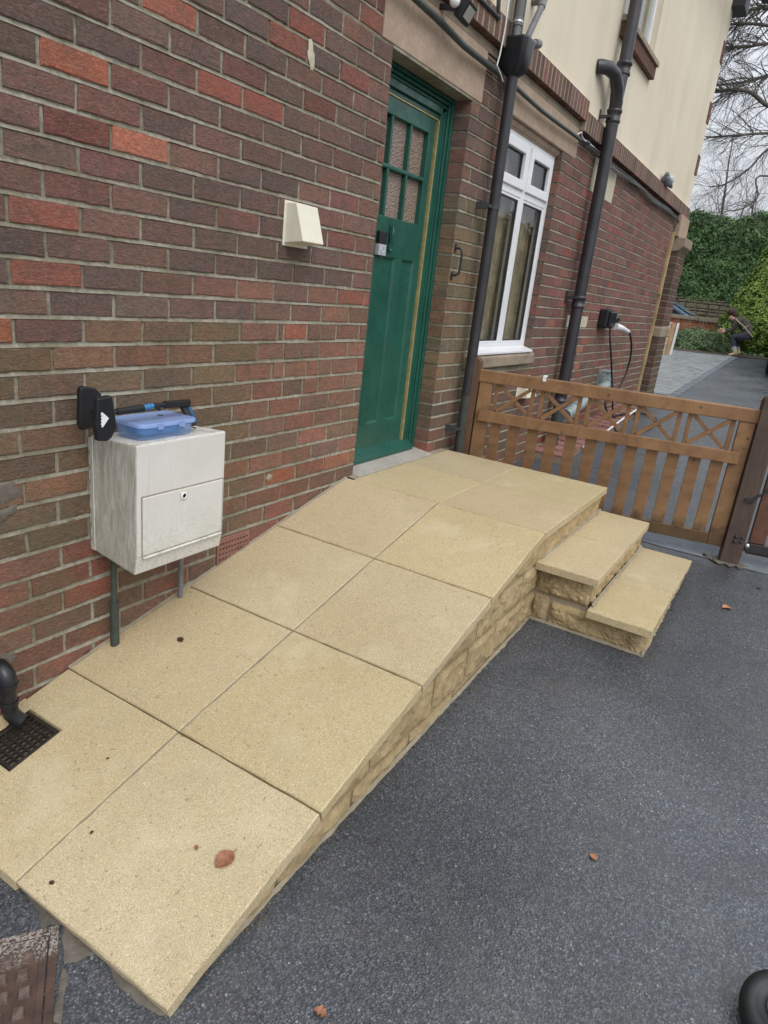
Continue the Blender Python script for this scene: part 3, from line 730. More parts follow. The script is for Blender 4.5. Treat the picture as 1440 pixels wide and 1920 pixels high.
# ---- door
DX0, DX1 = .0, .866
frame = MB()
fy = .100
def fr(mb, w0, w1, y0, y1, zt):     # three sided band between insets w0 and w1
    mb.box(DX0+w0, y0, -.06, DX0+w1, y1, zt-w0); mb.box(DX1-w1, y0, -.06, DX1-w0, y1, zt-w0); mb.box(DX0+w1, y0, zt-w1, DX1-w1, y1, zt-w0)
ZT = 1.985
for (w0, w1, yo) in ((0, .030, 0), (.030, .046, .012), (.046, .068, .003), (.068, .080, .016), (.080, .121, .022)):
    frame.box(DX1-w1, fy+yo, -.06, DX1-w0, fy+.16, ZT-w0)
frame.box(0, fy+.01, -.06, .020, fy+.16, ZT)
for (w0, w1, yo) in ((0, .018, 0), (.018, .030, .014), (.030, .040, .004), (.040, .056, .020), (.056, .062, .006), (.062, .098, .012), (.098, .121, .030)):
    frame.box(.020, fy+yo, ZT-w1, DX1-(.030 if w0 < .03 else .068 if w0 < .06 else .1215), fy+.16, ZT-w0-.0003)
dfr = frame.build('door_frame', M['green'], house, bevel=.003)
mb = MB(); mb.box(DX0-.004, .0, 1.9865, DX1+.004, .10, 1.9985); mb.box(DX1+.0005, .105, -.07, DX1+.01, .30, 1.99); mb.build('reveal_filler', M['mortar'], house)
mb = MB(); mb.box(.7335, fy+.024, -.03, .7435, fy+.055, ZT-.128); mb.box(.021, fy+.030, ZT-.1275, .7435, fy+.05, ZT-.1215); mb.build('draught_strip', M['brass'], dfr)
dy = fy + .036; DL, DR = .024, .722; DB, DTp = -.02, ZT-.128
st = .065; mw = .020
door = MB()
gz0, gz1 = 1.30, 1.776
pz0, pz1 = .158, 1.095
px = [DL+st+ i*((DR-DL-2*st-2*mw)/3 + mw) for i in range(3)]; pw = (DR-DL-2*st-2*mw)/3
pq = (DR-DL-2*st-2*.070)/3; pp = [DL+st + i*(pq+.070) for i in range(3)]
door.box(DL, dy, DB, DL+st, dy+.044, DTp); door.box(DR-st, dy, DB, DR, dy+.044, DTp)
door.box(DL+st, dy, DB, DR-st, dy+.044, pz0); door.box(DL+st, dy, pz1, DR-st, dy+.044, gz0); door.box(DL+st, dy, gz1, DR-st, dy+.044, DTp)
for i in range(2): door.box(pp[i]+pq, dy, pz0, pp[i+1], dy+.044, pz1)
dr = door.build('door', M['green'], house, bevel=.0035)
for i in range(3):
    p = MB(); p.box(pp[i]+.0005, dy+.016, pz0+.0005, pp[i]+pq-.0005, dy+.034, pz1-.0005)
    p.build('door_panel', M['green'], dr)
    p = MB(); a, b = pp[i], pp[i]+pq; q = .012
    for (x0, z0, x1, z1, sx, sz) in ((a, pz0, a+q, pz1, 1, 0), (b-q, pz0, b, pz1, -1, 0)):
        p.prism([(x0, dy+.004), (x1, dy+.016), (x1, dy+.018), (x0, dy+.018)] if sx == 1 else [(x0, dy+.016), (x1, dy+.004), (x1, dy+.018), (x0, dy+.018)], 2, z0, z1)
    p.prism([(dy+.004, pz0), (dy+.016, pz0+q), (dy+.018, pz0)], 0, a+q, b-q); p.prism([(dy+.004, pz1), (dy+.018, pz1), (dy+.016, pz1-q)], 0, a+q, b-q)
    p.build('panel_moulding', M['green'], dr)
gb = MB(); mz = (gz0+gz1)/2
for i in range(2): gb.box(px[i]+pw, dy+.002, gz0, px[i+1], dy+.044, gz1)
gb.build('glazing_bar', M['green'], dr, bevel=.005)
gb = MB(); gb.box(DL+st+.0, dy-.0005, mz-.011, DR-st, dy+.0445, mz+.011); gb.build('glazing_bar', M['green'], dr, bevel=.006)
for i in range(3):
    for (z0, z1) in ((gz0, mz-.012), (mz+.012, gz1)):
        p = MB(); p.box(px[i], dy+.031, z0, px[i]+pw, dy+.036, z1); p.build('pane', M['obscure'], dr)
# weather bar at the foot of the door, sloping out
mb = MB(); mb.prism([(dy+.004, .020), (dy-.062, -.028), (dy-.062, -.052), (dy+.004, -.052)], 0, DX0+.0, DX1-.060); mb.build('weather_bar', M['green'], dr, bevel=.004)
# knocker with curled drop, painted over, and the bell unit beside it
k = MB(); kx, kz = .352, 1.192
k.tube([(kx+.004*math.sin(t*1.3), dy-.012-.006*math.sin(t*.6), kz+.062-.013*t) for t in range(10)], [.004,.006,.009,.010,.008,.010,.011,.008,.007,.006], 8)
k.tube([(kx+.008, dy-.010, kz+.045), (kx+.016, dy-.012, kz+.02), (kx+.010, dy-.014, kz-.005), (kx+.017, dy-.012, kz-.03)], .0035, 6)
k.tube([(kx-.008, dy-.010, kz+.045), (kx-.014, dy-.012, kz+.015), (kx-.006, dy-.012, kz-.02)], .003, 6)
k.blob((kx, dy-.014, kz-.062), (.014, .012, .010), 10); k.box(kx-.010, dy-.006, kz+.045, kx+.010, dy+.002, kz+.070); k.box(kx-.010, dy-.004, kz-.07, kx+.010, dy+.002, kz-.05)
k.build('knocker', M['green'], dr)
bx0, bx1 = .216, .290
mb = MB(); mb.box(bx0, dy-.024, 1.155, bx1, dy+.001, 1.218); mb.build('doorbell_camera', M['blackm'], dr, bevel=.004)
mb = MB(); mb.box(bx0, dy-.024, 1.097, bx1, dy+.001, 1.1535); mb.lathe(((bx0+bx1)/2, dy-.0245, 1.125), [(.017, 0), (.017, -.002), (.013, -.002), (.013, 0)], 20, axis='Y'); mb.build('doorbell', M['silver'], dr, bevel=.003)
# door threshold
mb = MB(); mb.prism([(-.045, -.075), (-.045, -.066), (.10, -.050), (.30, -.050), (.30, -.075)], 0, .001, .865); mb.build('threshold', M['concrete'], house, bevel=.003)

# smears of old cement on the brick faces
def smear(px_, py_, rx, rz, mat, ang=0, yy=-.0042):
    c = at(px_, py_, 1, 0); mb = MB(); n = 26; vs = [(c.x, yy, c.z)]; sd_ = R.uniform(0, 50)
    for ring_, f, y_ in ((0, .7, yy), (1, 1, .0)):
        for i in range(n):
            a = 2*math.pi*i/n; q = 1 + .45*noise.noise(Vector((math.cos(a)*1.7, math.sin(a)*1.7, sd_))) + .2*noise.noise(Vector((math.cos(a)*6, math.sin(a)*6, sd_)))
            u, v = math.cos(a)*rx*f*q, math.sin(a)*rz*f*q; vs.append((c.x+u*math.cos(ang)-v*math.sin(ang), y_, c.z+u*math.sin(ang)+v*math.cos(ang)))
    fs = [(0, 1+i, 1+(i+1) % n) for i in range(n)] + [(1+i, 1+n+i, 1+n+(i+1) % n, 1+(i+1) % n) for i in range(n)]
    mb.add(vs, fs, 0, True); mb.build('cement_smear', mat, house)
smear(584, 104, .020, .050, M['pad'], .25); smear(12, 925, .045, .034, M['patch']); smear(8, 965, .040, .020, M['patch'], .4); smear(10, 1236, .035, .026, M['patch']); smear(505, 895, .022, .014, M['sill'])

# ---- air brick, half buried by the ramp
ab = MB(); ax0, ax1, az0, az1 = -1.04, -.835, -.318, -.178
ab.box(ax0, .001, az0, ax1, .02, az1)
air = ab.build('air_brick', M['terracotta'], house, bevel=.003)
h = MB()
for r_ in range(5):
    for c_ in range(10):
        x0 = ax0+.014+c_*.0185; z0 = az1-.024-r_*.024
        h.box(x0, -.0006, z0-.009, x0+.0105, .004, z0)
h.build('air_hole', M['void'], air)
h = MB()
nx, nz_ = 10, 5
for c_ in range(11):
    xa = ax0 if c_ == 0 else ax0+.0245+(c_-1)*.0185; xb = ax0+.014+c_*.0185 if c_ < 10 else ax1
    h.box(xa, -.006, az0, xb, .001, az1)
for r_ in range(6):
    zb = az1 if r_ == 0 else az1-.033-(r_-1)*.024; za = az1-.024-r_*.024 if r_ < 5 else az0
    if za < az0: za = az0
    if zb > za:
        for c_ in range(10):
            x0 = ax0+.014+c_*.0185; h.box(x0, -.006, za, x0+.0105, .001, zb)
h.build('grille', M['terracotta'], air)

# ------------------------------------------------------------------ ramp and landing
ramp = thing('paved_ramp', (-1.2, -.57, -.6), 'buff concrete slab ramp and landing climbing to the green door', 'ramp')
RX = [-.072, -.647, -1.203, -1.772, -2.328]; RZ = [-.067, -.203, -.341, -.479, -.634]
TH = .038
def slab_mesh(p00, p10, p11, p01, th=TH, chip=.0015, parent=ramp, name='paving_slab', mat=None):
    """slab with top corners given; slightly worn edges"""
    mb = MB(); n = 10
    P = [Vector(p) for p in (p00, p10, p11, p01)]
    nrm = (P[1]-P[0]).cross(P[3]-P[0]).normalized()
    if nrm.z < 0: nrm = -nrm
    cen = sum(P, Vector())/4
    def ring(ins, dz, j):
        out = []
        for e in range(4):
            a, b = P[e], P[(e+1) % 4]
            for i in range(n):
                q = a.lerp(b, i/n); q = q + (cen-q).normalized()*(ins*(1.41 if i == 0 else 1))
                out.append(q + nrm*dz + Vector((R.uniform(-j, j), R.uniform(-j, j), R.uniform(-j, j)*.5)))
        return out
    a = ring(.005, 0, chip*.8); b = ring(.001, -.004, chip); c_ = ring(.001, -th, chip)
    m_ = len(a)
    fs = [tuple(range(m_))] + [(m_+i, m_+(i+1) % m_, (i+1) % m_, i) for i in range(m_)] + [(2*m_+i, 2*m_+(i+1) % m_, m_+(i+1) % m_, m_+i) for i in range(m_)] + [tuple(range(3*m_-1, 2*m_-1, -1))]
    if (P[1]-P[0]).cross(P[3]-P[0]).z < 0: fs = [tuple(reversed(f)) for f in fs]
    k = R.uniform(.94, 1.04); mb.add(a+b+c_, fs, 0, False, (k, k*R.uniform(.97, 1.01), k*R.uniform(.93, 1.05), 1))
    return mb.build(name, mat or M['slab'], parent, colattr=True)
g = .0023
YR = [(-.573, -.010), (-1.146, -.573)]
drainhole = None
for i in range(4):
    for (ya, yb) in YR:
        x1, x0, z1, z0 = RX[i]-g, RX[i+1]+g, RZ[i]-.0006, RZ[i+1]+.0006
        if i == 3 and yb > -.1:
            # the slab that is cut round the gully by the wall
            GX0, GX1, GY0 = -2.135, -1.955, -.235
            zz = lambda x, x0=x0, x1=x1, z0=z0, z1=z1: z1 + (z0-z1)*(x1-x)/(x1-x0)
            mb = MB(); pl = [(x0, ya+g), (x1, ya+g), (x1, yb), (GX1, yb), (GX1, GY0), (GX0, GY0), (GX0, yb), (x0, yb)]
            n = len(pl); vs = [(p[0], p[1], zz(p[0])) for p in pl] + [(p[0], p[1], zz(p[0])-TH) for p in pl]
            # top built as quads round the hole
            fs = [(0, 1, 4, 5), (1, 2, 3, 4), (0, 5, 6, 7)] + [(i_, n+i_, n+(i_+1) % n, (i_+1) % n) for i_ in range(n)]
            fs = fs[:3] + [tuple(reversed(f)) for f in fs[3:]]
            fs = fs[:3] + [(n+i_, n+(i_+1) % n, (i_+1) % n, i_) for i_ in range(n)]
            mb.add(vs, fs); mb.build('paving_slab', M['slab'], ramp, bevel=.003, colattr=True)
            gully_z = zz
        else:
            slab_mesh((x0, ya+g, z0), (x1, ya+g, z1), (x1, yb-g, z1), (x0, yb-g, z0))
PX = [-.072, .500, 1.075]
for i in range(2):
    slab_mesh((PX[i]+g*.5, -1.146, -.067), (PX[i+1]-g*.5, -1.146, -.067), (PX[i+1]-g*.5, -.573-g*.6, -.067), (PX[i]+g*.5, -.573-g*.6, -.067))
    slab_mesh((PX[i]+g*.5, -.573+g*.6, -.067), (PX[i+1]-g*.5, -.573+g*.6, -.067), (PX[i+1]-g*.5, -.055, -.067), (PX[i]+g*.5, -.055, -.067))
# mortar joint between the landing slabs and the house, smeared up against the threshold
mb = MB()
vs, fs = grid_fn(lambda u, v: (-.06+1.13*u, -.058 + (.060 if .04 < u < .80 else .056)*v, -.069 + .003*v + .002*noise.noise(Vector((u*20, v*4, 3)))), 40, 3); mb.add(vs, fs, 0, True)
vs, fs = grid_fn(lambda u, v: (-1.77+1.70*u, -.016+.016*v, -.479+.412*u-.004+.008*v+.002*noise.noise(Vector((u*60, v*4, 3)))), 60, 2); mb.add(vs, fs, 0, True)
mb.build('mortar_fillet', M['stonemortar'], ramp)
mb = MB()
for i in range(4):
    mb.prism([(RX[i+1]+.004, RZ[i+1]-.012), (RX[i]-.004, RZ[i]-.012), (RX[i]-.004, RZ[i]-.0022), (RX[i+1]+.004, RZ[i+1]-.0022)], 1, -.5765, -.5695)
mb.build('slab_joint', M['stonemortar'], ramp)
# faint repointed joint lines on the landing
mb = MB(); mb.box(-.06, -.577, -.085, 1.07, -.569, -.0688); mb.box(.4965, -1.14, -.085, .5035, -.06, -.0688); mb.build('slab_joint', M['slab'], ramp, colattr=True)
mb = MB()
mb.prism([(RX[4]+.02, -.9), (RX[4]+.02, RZ[4]-TH-.001), (RX[0], RZ[0]-TH-.004), (1.06, RZ[0]-TH-.002), (1.06, -.9)], 1, -1.095, -.01)
mb.build('ramp_core', M['stonemortar'], ramp)

def clip(poly, fn):
    """keep the side of the polygon where fn(p) >= 0"""
    out = []
    for i in range(len(poly)):
        a, b = poly[i], poly[(i+1) % len(poly)]; fa, fb = fn(a), fn(b)
        if fa >= 0: out.append(a)
        if fa*fb < 0: t = fa/(fa-fb); out.append((a[0]+(b[0]-a[0])*t, a[1]+(b[1]-a[1])*t))
    return out
def rough_stone(poly, origin, ua, va, na, parent, depth=.016, name='walling_stone', step=.014):
    """pitched faced stone: polygon in (u, v), pushed out along na with a chiselled bulge"""
    if len(poly) < 3: return
    u0, u1 = min(p[0] for p in poly), max(p[0] for p in poly); v0, v1 = min(p[1] for p in poly), max(p[1] for p in poly)
    if u1-u0 < .02 or v1-v0 < .008: return
    bm = bmesh.new()
    origin, ua, va, na = Vector(origin), Vector(ua), Vector(va), Vector(na)
    vsb = [bm.verts.new((p[0], p[1], 0)) for p in poly]; bm.faces.new(vsb)
    for (axn, a0, a1) in ((Vector((1, 0, 0)), u0, u1), (Vector((0, 1, 0)), v0, v1)):
        nst = max(1, int((a1-a0)/step))
        for i in range(1, nst):
            co = axn*(a0+(a1-a0)*i/nst)
            bmesh.ops.bisect_plane(bm, geom=bm.verts[:]+bm.edges[:]+bm.faces[:], plane_co=co, plane_no=axn)
    def edged(p):
        d = 9
        for i in range(len(poly)):
            a, b = Vector(poly[i]), Vector(poly[(i+1) % len(poly)]); ab = b-a
            if ab.length < 1e-6: continue
            t = max(0, min(1, (p-a).dot(ab)/ab.length_squared)); d = min(d, (p-(a+ab*t)).length)
        return d
    sd = R.uniform(0, 100)
    for v in bm.verts:
        d = edged(Vector((v.co.x, v.co.y)))
        k = min(1, d/.022)
        q = Vector((v.co.x*16, v.co.y*22, sd))
        hgt = depth*(.25+.75*k)*(.75+1.0*noise.noise(q)+.75*abs(noise.noise(q*2.7))+.3*noise.noise(q*6))
        v.co.z = hgt if d > 1e-4 else depth*.10
    # skirt back into the wall
    be = [e for e in bm.edges if e.is_boundary]
    r_ = bmesh.ops.extrude_edge_only(bm, edges=be)
    for v in [x_ for x_ in r_['geom'] if isinstance(x_, bmesh.types.BMVert)]: v.co.z = -.02
    for v in bm.verts: v.co = origin + ua*v.co.x + va*v.co.y + na*v.co.z
    bmesh.ops.triangulate(bm, faces=bm.faces[:])
    bmesh.ops.recalc_face_normals(bm, faces=bm.faces[:])
    me = bpy.data.meshes.new(name); bm.to_mesh(me); bm.free(); me.materials.append(M['wallstone'])
    o = bpy.data.objects.new(name, me); put(o, parent); return o
def top_z(x):
    if x >= RX[0]: return RZ[0]-TH-.004
    for i in range(4):
        if x >= RX[i+1]: return RZ[i] + (RZ[i+1]-RZ[i])*(RX[i]-x)/(RX[i]-RX[i+1]) - TH - .003
    return RZ[4]-TH
YW = -1.117
slope = (RZ[0]-RZ[4])/(RX[0]-RX[4])
courses = [(-.72, -.560), (-.550, -.405), (-.395, -.255), (-.245, -.108)]
offs = [.05, .21, .12, .02]
for (z0, z1), of in zip(courses, offs):
    x = -2.33 + of
    xa = -2.33
    while xa < 1.06:
        ln = R.choice([.21, .29, .36, .43]); xb = min(xa+ln, 1.06)
        if xa == -2.33: xb = xa + .15 + of
        hi_ = 1.062
        poly = [(xa+.005, z0), (xb-.005, z0), (xb-.005, z1), (xa+.005, z1)]
        poly = clip(poly, lambda p: (RZ[0]-TH-.006 + slope*(p[0]-RX[0])*1.0) - p[1])
        poly = clip(poly, lambda p: (RZ[0]-TH-.004) - p[1])
        poly = clip(poly, lambda p: p[1] - (gz(p[0])-.006))
        if len(poly) >= 3 and (xb < -.03 or z1 > -.24): rough_stone(poly, (0, YW, 0), (1, 0, 0), (0, 0, 1), (0, -1, 0), ramp, .011, step=.02)
        elif len(poly) >= 3 and xa < 0: rough_stone(clip(poly, lambda p: .03-p[0]), (0, YW, 0), (1, 0, 0), (0, 0, 1), (0, -1, 0), ramp, .011, step=.02)
        xa = xb
mb = MB(); mb.prism([(RX[4]+.03, -.9), (RX[4]+.03, RZ[4]-TH-.001), (RX[0], RZ[0]-TH-.006), (1.055, RZ[0]-TH-.004), (1.055, -.9)], 1, YW+.004, -1.0951); mb.build('joint_pointing', M['stonemortar'], ramp)
# cement haunching where the wall meets the tarmac
mb = MB()
def haunch(ax_, a0, a1, c0, sgn, wid=.022, n=90):
    vs = []
    for i in range(n+1):
        a = a0+(a1-a0)*i/n; wv = wid*(.55+.8*abs(noise.noise(Vector((a*17, c0, 2))))+.5*noise.noise(Vector((a*60, c0, 7))))
        p = (a, c0) if ax_ == 0 else (c0, a); q = (a, c0+sgn*wv) if ax_ == 0 else (c0+sgn*wv, a)
        vs += [(p[0], p[1], gz(p[0])+.016), (q[0], q[1], gz(q[0])+.001)]
    mb.add(vs, [(2*i, 2*i+1, 2*i+3, 2*i+2) for i in range(n)], 0, True)
haunch(0, -2.30, -.01, YW-.006, -1, .011)
mb.build('cement_haunch', M['stonemortar'], ramp)

# ------------------------------------------------------------------ steps
steps = thing('stone_steps', (.5, -1.4, -.52), 'two buff slab steps on rough yellow stone beside the landing', 'steps')
SX0, SX1 = -.052, 1.105; smid = .50
for (y0, y1, zt) in ((-1.425, -1.122, -.226), (-1.700, -1.402, -.386)):
    slab_mesh((SX0, y0, zt), (smid-.0025, y0, zt), (smid-.0025, y1, zt), (SX0, y1, zt), parent=steps, name='tread_slab')
    slab_mesh((smid+.0025, y0, zt), (SX1, y0, zt), (SX1, y1, zt), (smid+.0025, y1, zt), parent=steps, name='tread_slab')
cx0, cx1 = .020, 1.075
mb = MB(); mb.box(cx0, -1.39, -.8, cx1, -1.09, -.226-TH-.001); mb.box(cx0+.001, -1.662, -.8, cx1-.001, -1.391, -.386-TH-.001); mb.build('step_core', M['stonemortar'], steps)
def side(polyl, org, ua, na): 
    for p in polyl:
        rough_stone(clip([(p[0], p[1]), (p[2], p[1]), (p[2], p[3]), (p[0], p[3])], lambda q: q[1]+.60), org, ua, (0, 0, 1), na, steps, .018, step=.012)
# side facing the ramp foot (plane x = cx0): u runs from the landing outwards (-y)
side([(.0, -.402, .268, -.268), (.0, -.55, .082, -.411), (.091, -.55, .546, -.427)], (cx0, -1.122, 0), (0, -1, 0), (-1, 0, 0))
# front risers
x = cx0
for z0, z1, yy in ((-.385, -.268, -1.39), (-.56, -.428, -1.662)):
    x = cx0+.003
    while x < cx1-.02:
        ln = R.choice([.20, .29, .37]); xb = min(x+ln, cx1-.003)
        if cx1 - xb < .08: xb = cx1-.003
        side([(x, z0, xb-.008, z1)], (0, yy, 0), (1, 0, 0), (0, -1, 0)); x = xb
side([(.0, -.398, .268, -.268), (.0, -.55, .30, -.408), (.31, -.55, .54, -.428)], (cx1, -1.122, 0), (0, -1, 0), (1, 0, 0))
mb = MB(); haunch(0, cx0-.02, cx1, -1.672, -1, .018, 50)
n = 40; vs = []
for i in range(n+1):
    y = -1.115-.57*i/n; wv = .012*(.5+.8*abs(noise.noise(Vector((y*17, 3, 2)))))
    vs += [(cx0-.012, y, gz(0)+.014), (cx0-.014-wv, y, gz(0)+.001)]
mb.add(vs, [(2*i, 2*i+1, 2*i+3, 2*i+2) for i in range(n)], 0, True)
mb.build('cement_haunch', M['stonemortar'], steps)
# smeared mortar behind each tread
mb = MB()
for (yy, zz_) in ((-1.1245, -.226), (-1.408, -.386)):
    vs, fs = grid_fn(lambda u, v: (SX0+.05+(SX1-SX0-.06)*u, yy-.012*(1-v)*(1+.6*noise.noise(Vector((u*25, yy, 0)))), zz_+.001+.014*v), 60, 2); mb.add(vs, fs, 0, True)
mb.build('mortar_fillet', M['stonemortar'], steps)

# ------------------------------------------------------------------ gully and waste pipe
gl = thing('gully_grate', (-2.04, -.15, -.55), 'square black gully grate let into the ramp slab by the wall', 'drain')
zg = lambda x: gully_z(x)-.004
mb = MB(); a0, a1, b0, b1 = -2.130, -1.960, -.230, -.062
def bar(mb, x0, y0, x1, y1, h=.012, dz=0):
    vs = [(x0,y0,zg(x0)+dz),(x1,y0,zg(x1)+dz),(x1,y1,zg(x1)+dz),(x0,y1,zg(x0)+dz)]
    mb.add(vs+[(v[0],v[1],v[2]-h) for v in vs], [(0,1,2,3),(4,7,6,5),(4,5,1,0),(5,6,2,1),(6,7,3,2),(7,4,0,3)])
f_ = MB(); e = .012
bar(f_, a0, b0, a1, b0+e); bar(f_, a0, b1-e, a1, b1); bar(f_, a0, b0+e, a0+e, b1-e); bar(f_, a1-e, b0+e, a1, b1-e); f_.build('rim', M['grate'], gl, bevel=.003)
f_ = MB()
for i in range(1, 7): xx = a0+e+(a1-a0-2*e)*i/7; bar(f_, xx-.003, b0+e, xx+.003, b1-e, .008, -.002)
for i in range(1, 7): yy = b0+e+(b1-b0-2*e)*i/7; bar(f_, a0+e, yy-.003, a1-e, yy+.003, .008, -.0012)
f_.build('grid_bars', M['grate'], gl)
f_ = MB(); f_.box(a0-.003, b0-.003, -.75, a1+.003, b1+.02, -.635); f_.build('sump', M['void'], gl)
mb = MB(); vs, fs = grid_fn(lambda u, v: (GX0-.02+(GX1-GX0+.04)*u, -.062+.062*v, zg(GX0-.02+(GX1-GX0+.04)*u)+.003+.004*noise.noise(Vector((u*9, v*5, 0)))), 12, 4); mb.add(vs, fs, 0, True); mb.build('mortar_patch', M['slab'], gl, colattr=True)
wp = thing('waste_pipe', (-2.05, 0, -.36), 'black plastic waste pipe elbow coming out of the brick wall over the gully grate', 'pipe')
e0 = at(10, 1262, 1, -.02)
cxp, cz = -2.040, -.335
mb = MB(); mb.tube([(cxp-.005, .03, cz), (cxp-.003, -.045, cz)], .026, 18); mb.build('wall_stub', M['black'], wp)
mb = MB(); pts = []
for i in range(9):
    t = math.pi/2*i/8; pts.append((cxp, -.045-.045*math.sin(t), cz-.045+.045*math.cos(t)))
mb.tube(pts, .029, 18); mb.tube([(cxp, -.09, cz-.040), (cxp, -.09, cz-.054)], .032, 18); mb.build('elbow', M['black'], wp)
mb = MB(); mb.tube([(cxp, -.09, cz-.05), (cxp, -.09, cz-.145)], .025, 18); mb.tube([(cxp, -.09, cz-.105), (cxp, -.09, cz-.12)], .029, 18); mb.build('pipe', M['black'], wp)
mb = MB(); mb.tube([(cxp, -.09, cz-.135), (cxp+.003, -.091, cz-.155), (cxp+.014, -.099, cz-.176), (cxp+.022, -.105, cz-.188)], .026, 18); mb.build('outlet', M['black'], wp)

# ------------------------------------------------------------------ gas meter box
box = thing('meter_box', (-1.46, 0, -.08), 'weathered white gas meter box on the brick wall above the ramp', 'meter box')
bx0, bx1, by, bz0, bz1 = -1.655, -1.250, -.235, -.083, .378
mb = MB(); n = 0
pr = [(0, bz0+.030), (by+.0, bz0), (by-.004, bz0+.055), (by-.004, bz1-.004), (by+.004, bz1+.002), (0, bz1-.018)]
mb.prism([(0, bz0+.032), (by+.012, bz0), (by, bz0+.075), (by, bz1), (0, bz1-.015)], 0, bx0, bx1)
mb.build('case', M['grp'], box, bevel=.007, seg=3)
mb = MB(); mb.box(bx0-.006, -.022, bz0+.035, bx0-.0005, 0, bz1-.02); mb.build('flange', M['grp'], box, bevel=.002)
mb = MB(); mb.box(bx1+.0005, -.022, bz0+.035, bx1+.006, 0, bz1-.02); mb.build('flange', M['grp'], box, bevel=.002)
for i in range(7): mb = MB(); mb.box(bx0-.0072, -.010, bz0+.07+i*.052, bx0-.0055, -.004, bz0+.088+i*.052); mb.build('flange_slot', M['sill'], box)
GPX = -1.603
lx0, lx1, lz0, lz1 = -1.632, -1.262, -.012, .196
mb = MB(); mb.box(lx0-.004, by-.0012, lz0-.004, lx1+.004, by+.003, lz1+.005); mb.build('lid_gap', M['sill'], box)
mb = MB(); mb.box(lx0, by-.004, lz0, lx1, by+.003, lz1); lid = mb.build('door', M['grp'], box, bevel=.003)
mb = MB(); mb.prism([(by-.001, lz0-.013), (by-.010, lz0-.008), (by-.001, lz0-.003)], 0, lx0, lx1); mb.build('drip_edge', M['grp'], box, bevel=.001)
mb = MB(); mb.box(-1.472, by-.007, .155, -1.440, by-.003, .186); mb.build('lock_plate', M['grp'], lid, bevel=.003)
mb = MB(); mb.lathe((-1.456, by-.0072, .171), [(.012, 0), (.012, -.003), (.008, -.003), (.0079, .0)], 20, axis='Y'); mb.build('lock_ring', M['white'], lid)
mb = MB(); mb.lathe((-1.456, by-.0078, .171), [(.0078, 0), (.0001, -.0002)], 16, axis='Y'); mb.build('keyhole', M['void'], lid)
mb = MB(); mb.tube([(GPX, -.045, bz0+.03), (GPX, -.045, -.50)], .0115, 12); mb.tube([(GPX, -.045, -.26), (GPX, -.045, -.50)], .0165, 12); mb.build('gas_pipe', M['algpipe'], box)
mb = MB(); mb.tube([(-1.275, -.035, bz0+.04), (-1.275, -.035, bz0-.03)], .015, 12); mb.tube([(-1.275, -.035, bz0-.02), (-1.275, -.035, -.36)], .011, 12); mb.build('outlet_pipe', M['greypipe'], box)

# ------------------------------------------------------------------ things on the box
ZB = bz1 + .001
tub = thing('plastic_tub', (-1.47, -.10, ZB-.01), 'clear blue-tinted plastic food tub with clip lid on top of the meter box', 'tub')
def m_tub():
    n = NM('clear blue plastic', .15, .5); n.color((.20, .38, .72))
    n.b.inputs['Transmission Weight'].default_value = .0; n.b.inputs['Alpha'].default_value = .50
    return n.mat
TUB = m_tub()
def rrect(x0, y0, x1, y1, r, n=6):
    pts = []
    for (cx_, cy_, a0) in ((x1-r, y1-r, 0), (x0+r, y1-r, 90), (x0+r, y0+r, 180), (x1-r, y0+r, 270)):
        for i in range(n+1):
            a = math.radians(a0+90*i/n); pts.append((cx_+r*math.cos(a), cy_+r*math.sin(a)))
    return pts
tx0, tx1, ty0, ty1 = -1.605, -1.362, -.200, -.050
def loft(mb, rings, mi=0, capb=True, capt=True, smooth=True):
    n = len(rings[0]); vs = [v for r_ in rings for v in r_]
    fs = [(i*n+k_, i*n+(k_+1) % n, (i+1)*n+(k_+1) % n, (i+1)*n+k_) for i in range(len(rings)-1) for k_ in range(n)]
    b = mb.add(vs, fs, mi, smooth)
    if capb: mb.add(rings[0], [tuple(range(n-1, -1, -1))], mi)
    if capt: mb.add(rings[-1], [tuple(range(n))], mi)
tz0 = ZB-.008
mb = MB(); loft(mb, [[(p[0], p[1], z) for p in rrect(tx0+i_, ty0+i_, tx1-i_, ty1-i_, .028)] for z, i_ in ((tz0+.001, .012), (tz0+.003, .008), (tz0+.052, .002))], 0, True, False); mb.build('tub_body', TUB, tub)
mb = MB(); loft(mb, [[(p[0], p[1], z) for p in rrect(tx0+i_, ty0+i_, tx1-i_, ty1-i_, .030)] for z, i_ in ((tz0+.048, -.005), (tz0+.060, -.005), (tz0+.062, .003), (tz0+.058, .010), (tz0+.058, .016))], 0, False, True)
for xx in (tx0+.075, tx1-.075): mb.box(xx-.012, ty0-.008, tz0+.040, xx+.012, ty0-.0055, tz0+.060)
def m_lidp():
    n = NM('frosted blue lid', .35, .4); n.color((.30, .42, .72)); n.b.inputs['Alpha'].default_value = .72
    return n.mat
mb.build('tub_lid', m_lidp(), tub)
mb = MB(); mb.blob((tx0+.085, -.12, tz0+.024), (.062, .050, .020), 12, 0, .3); mb.blob((tx0+.165, -.13, tz0+.022), (.055, .045, .018), 12, 0, .35); mb.build('blue_bag', simple('blue bag', (.03, .18, .55), .4, 0, .3, 30), tub)

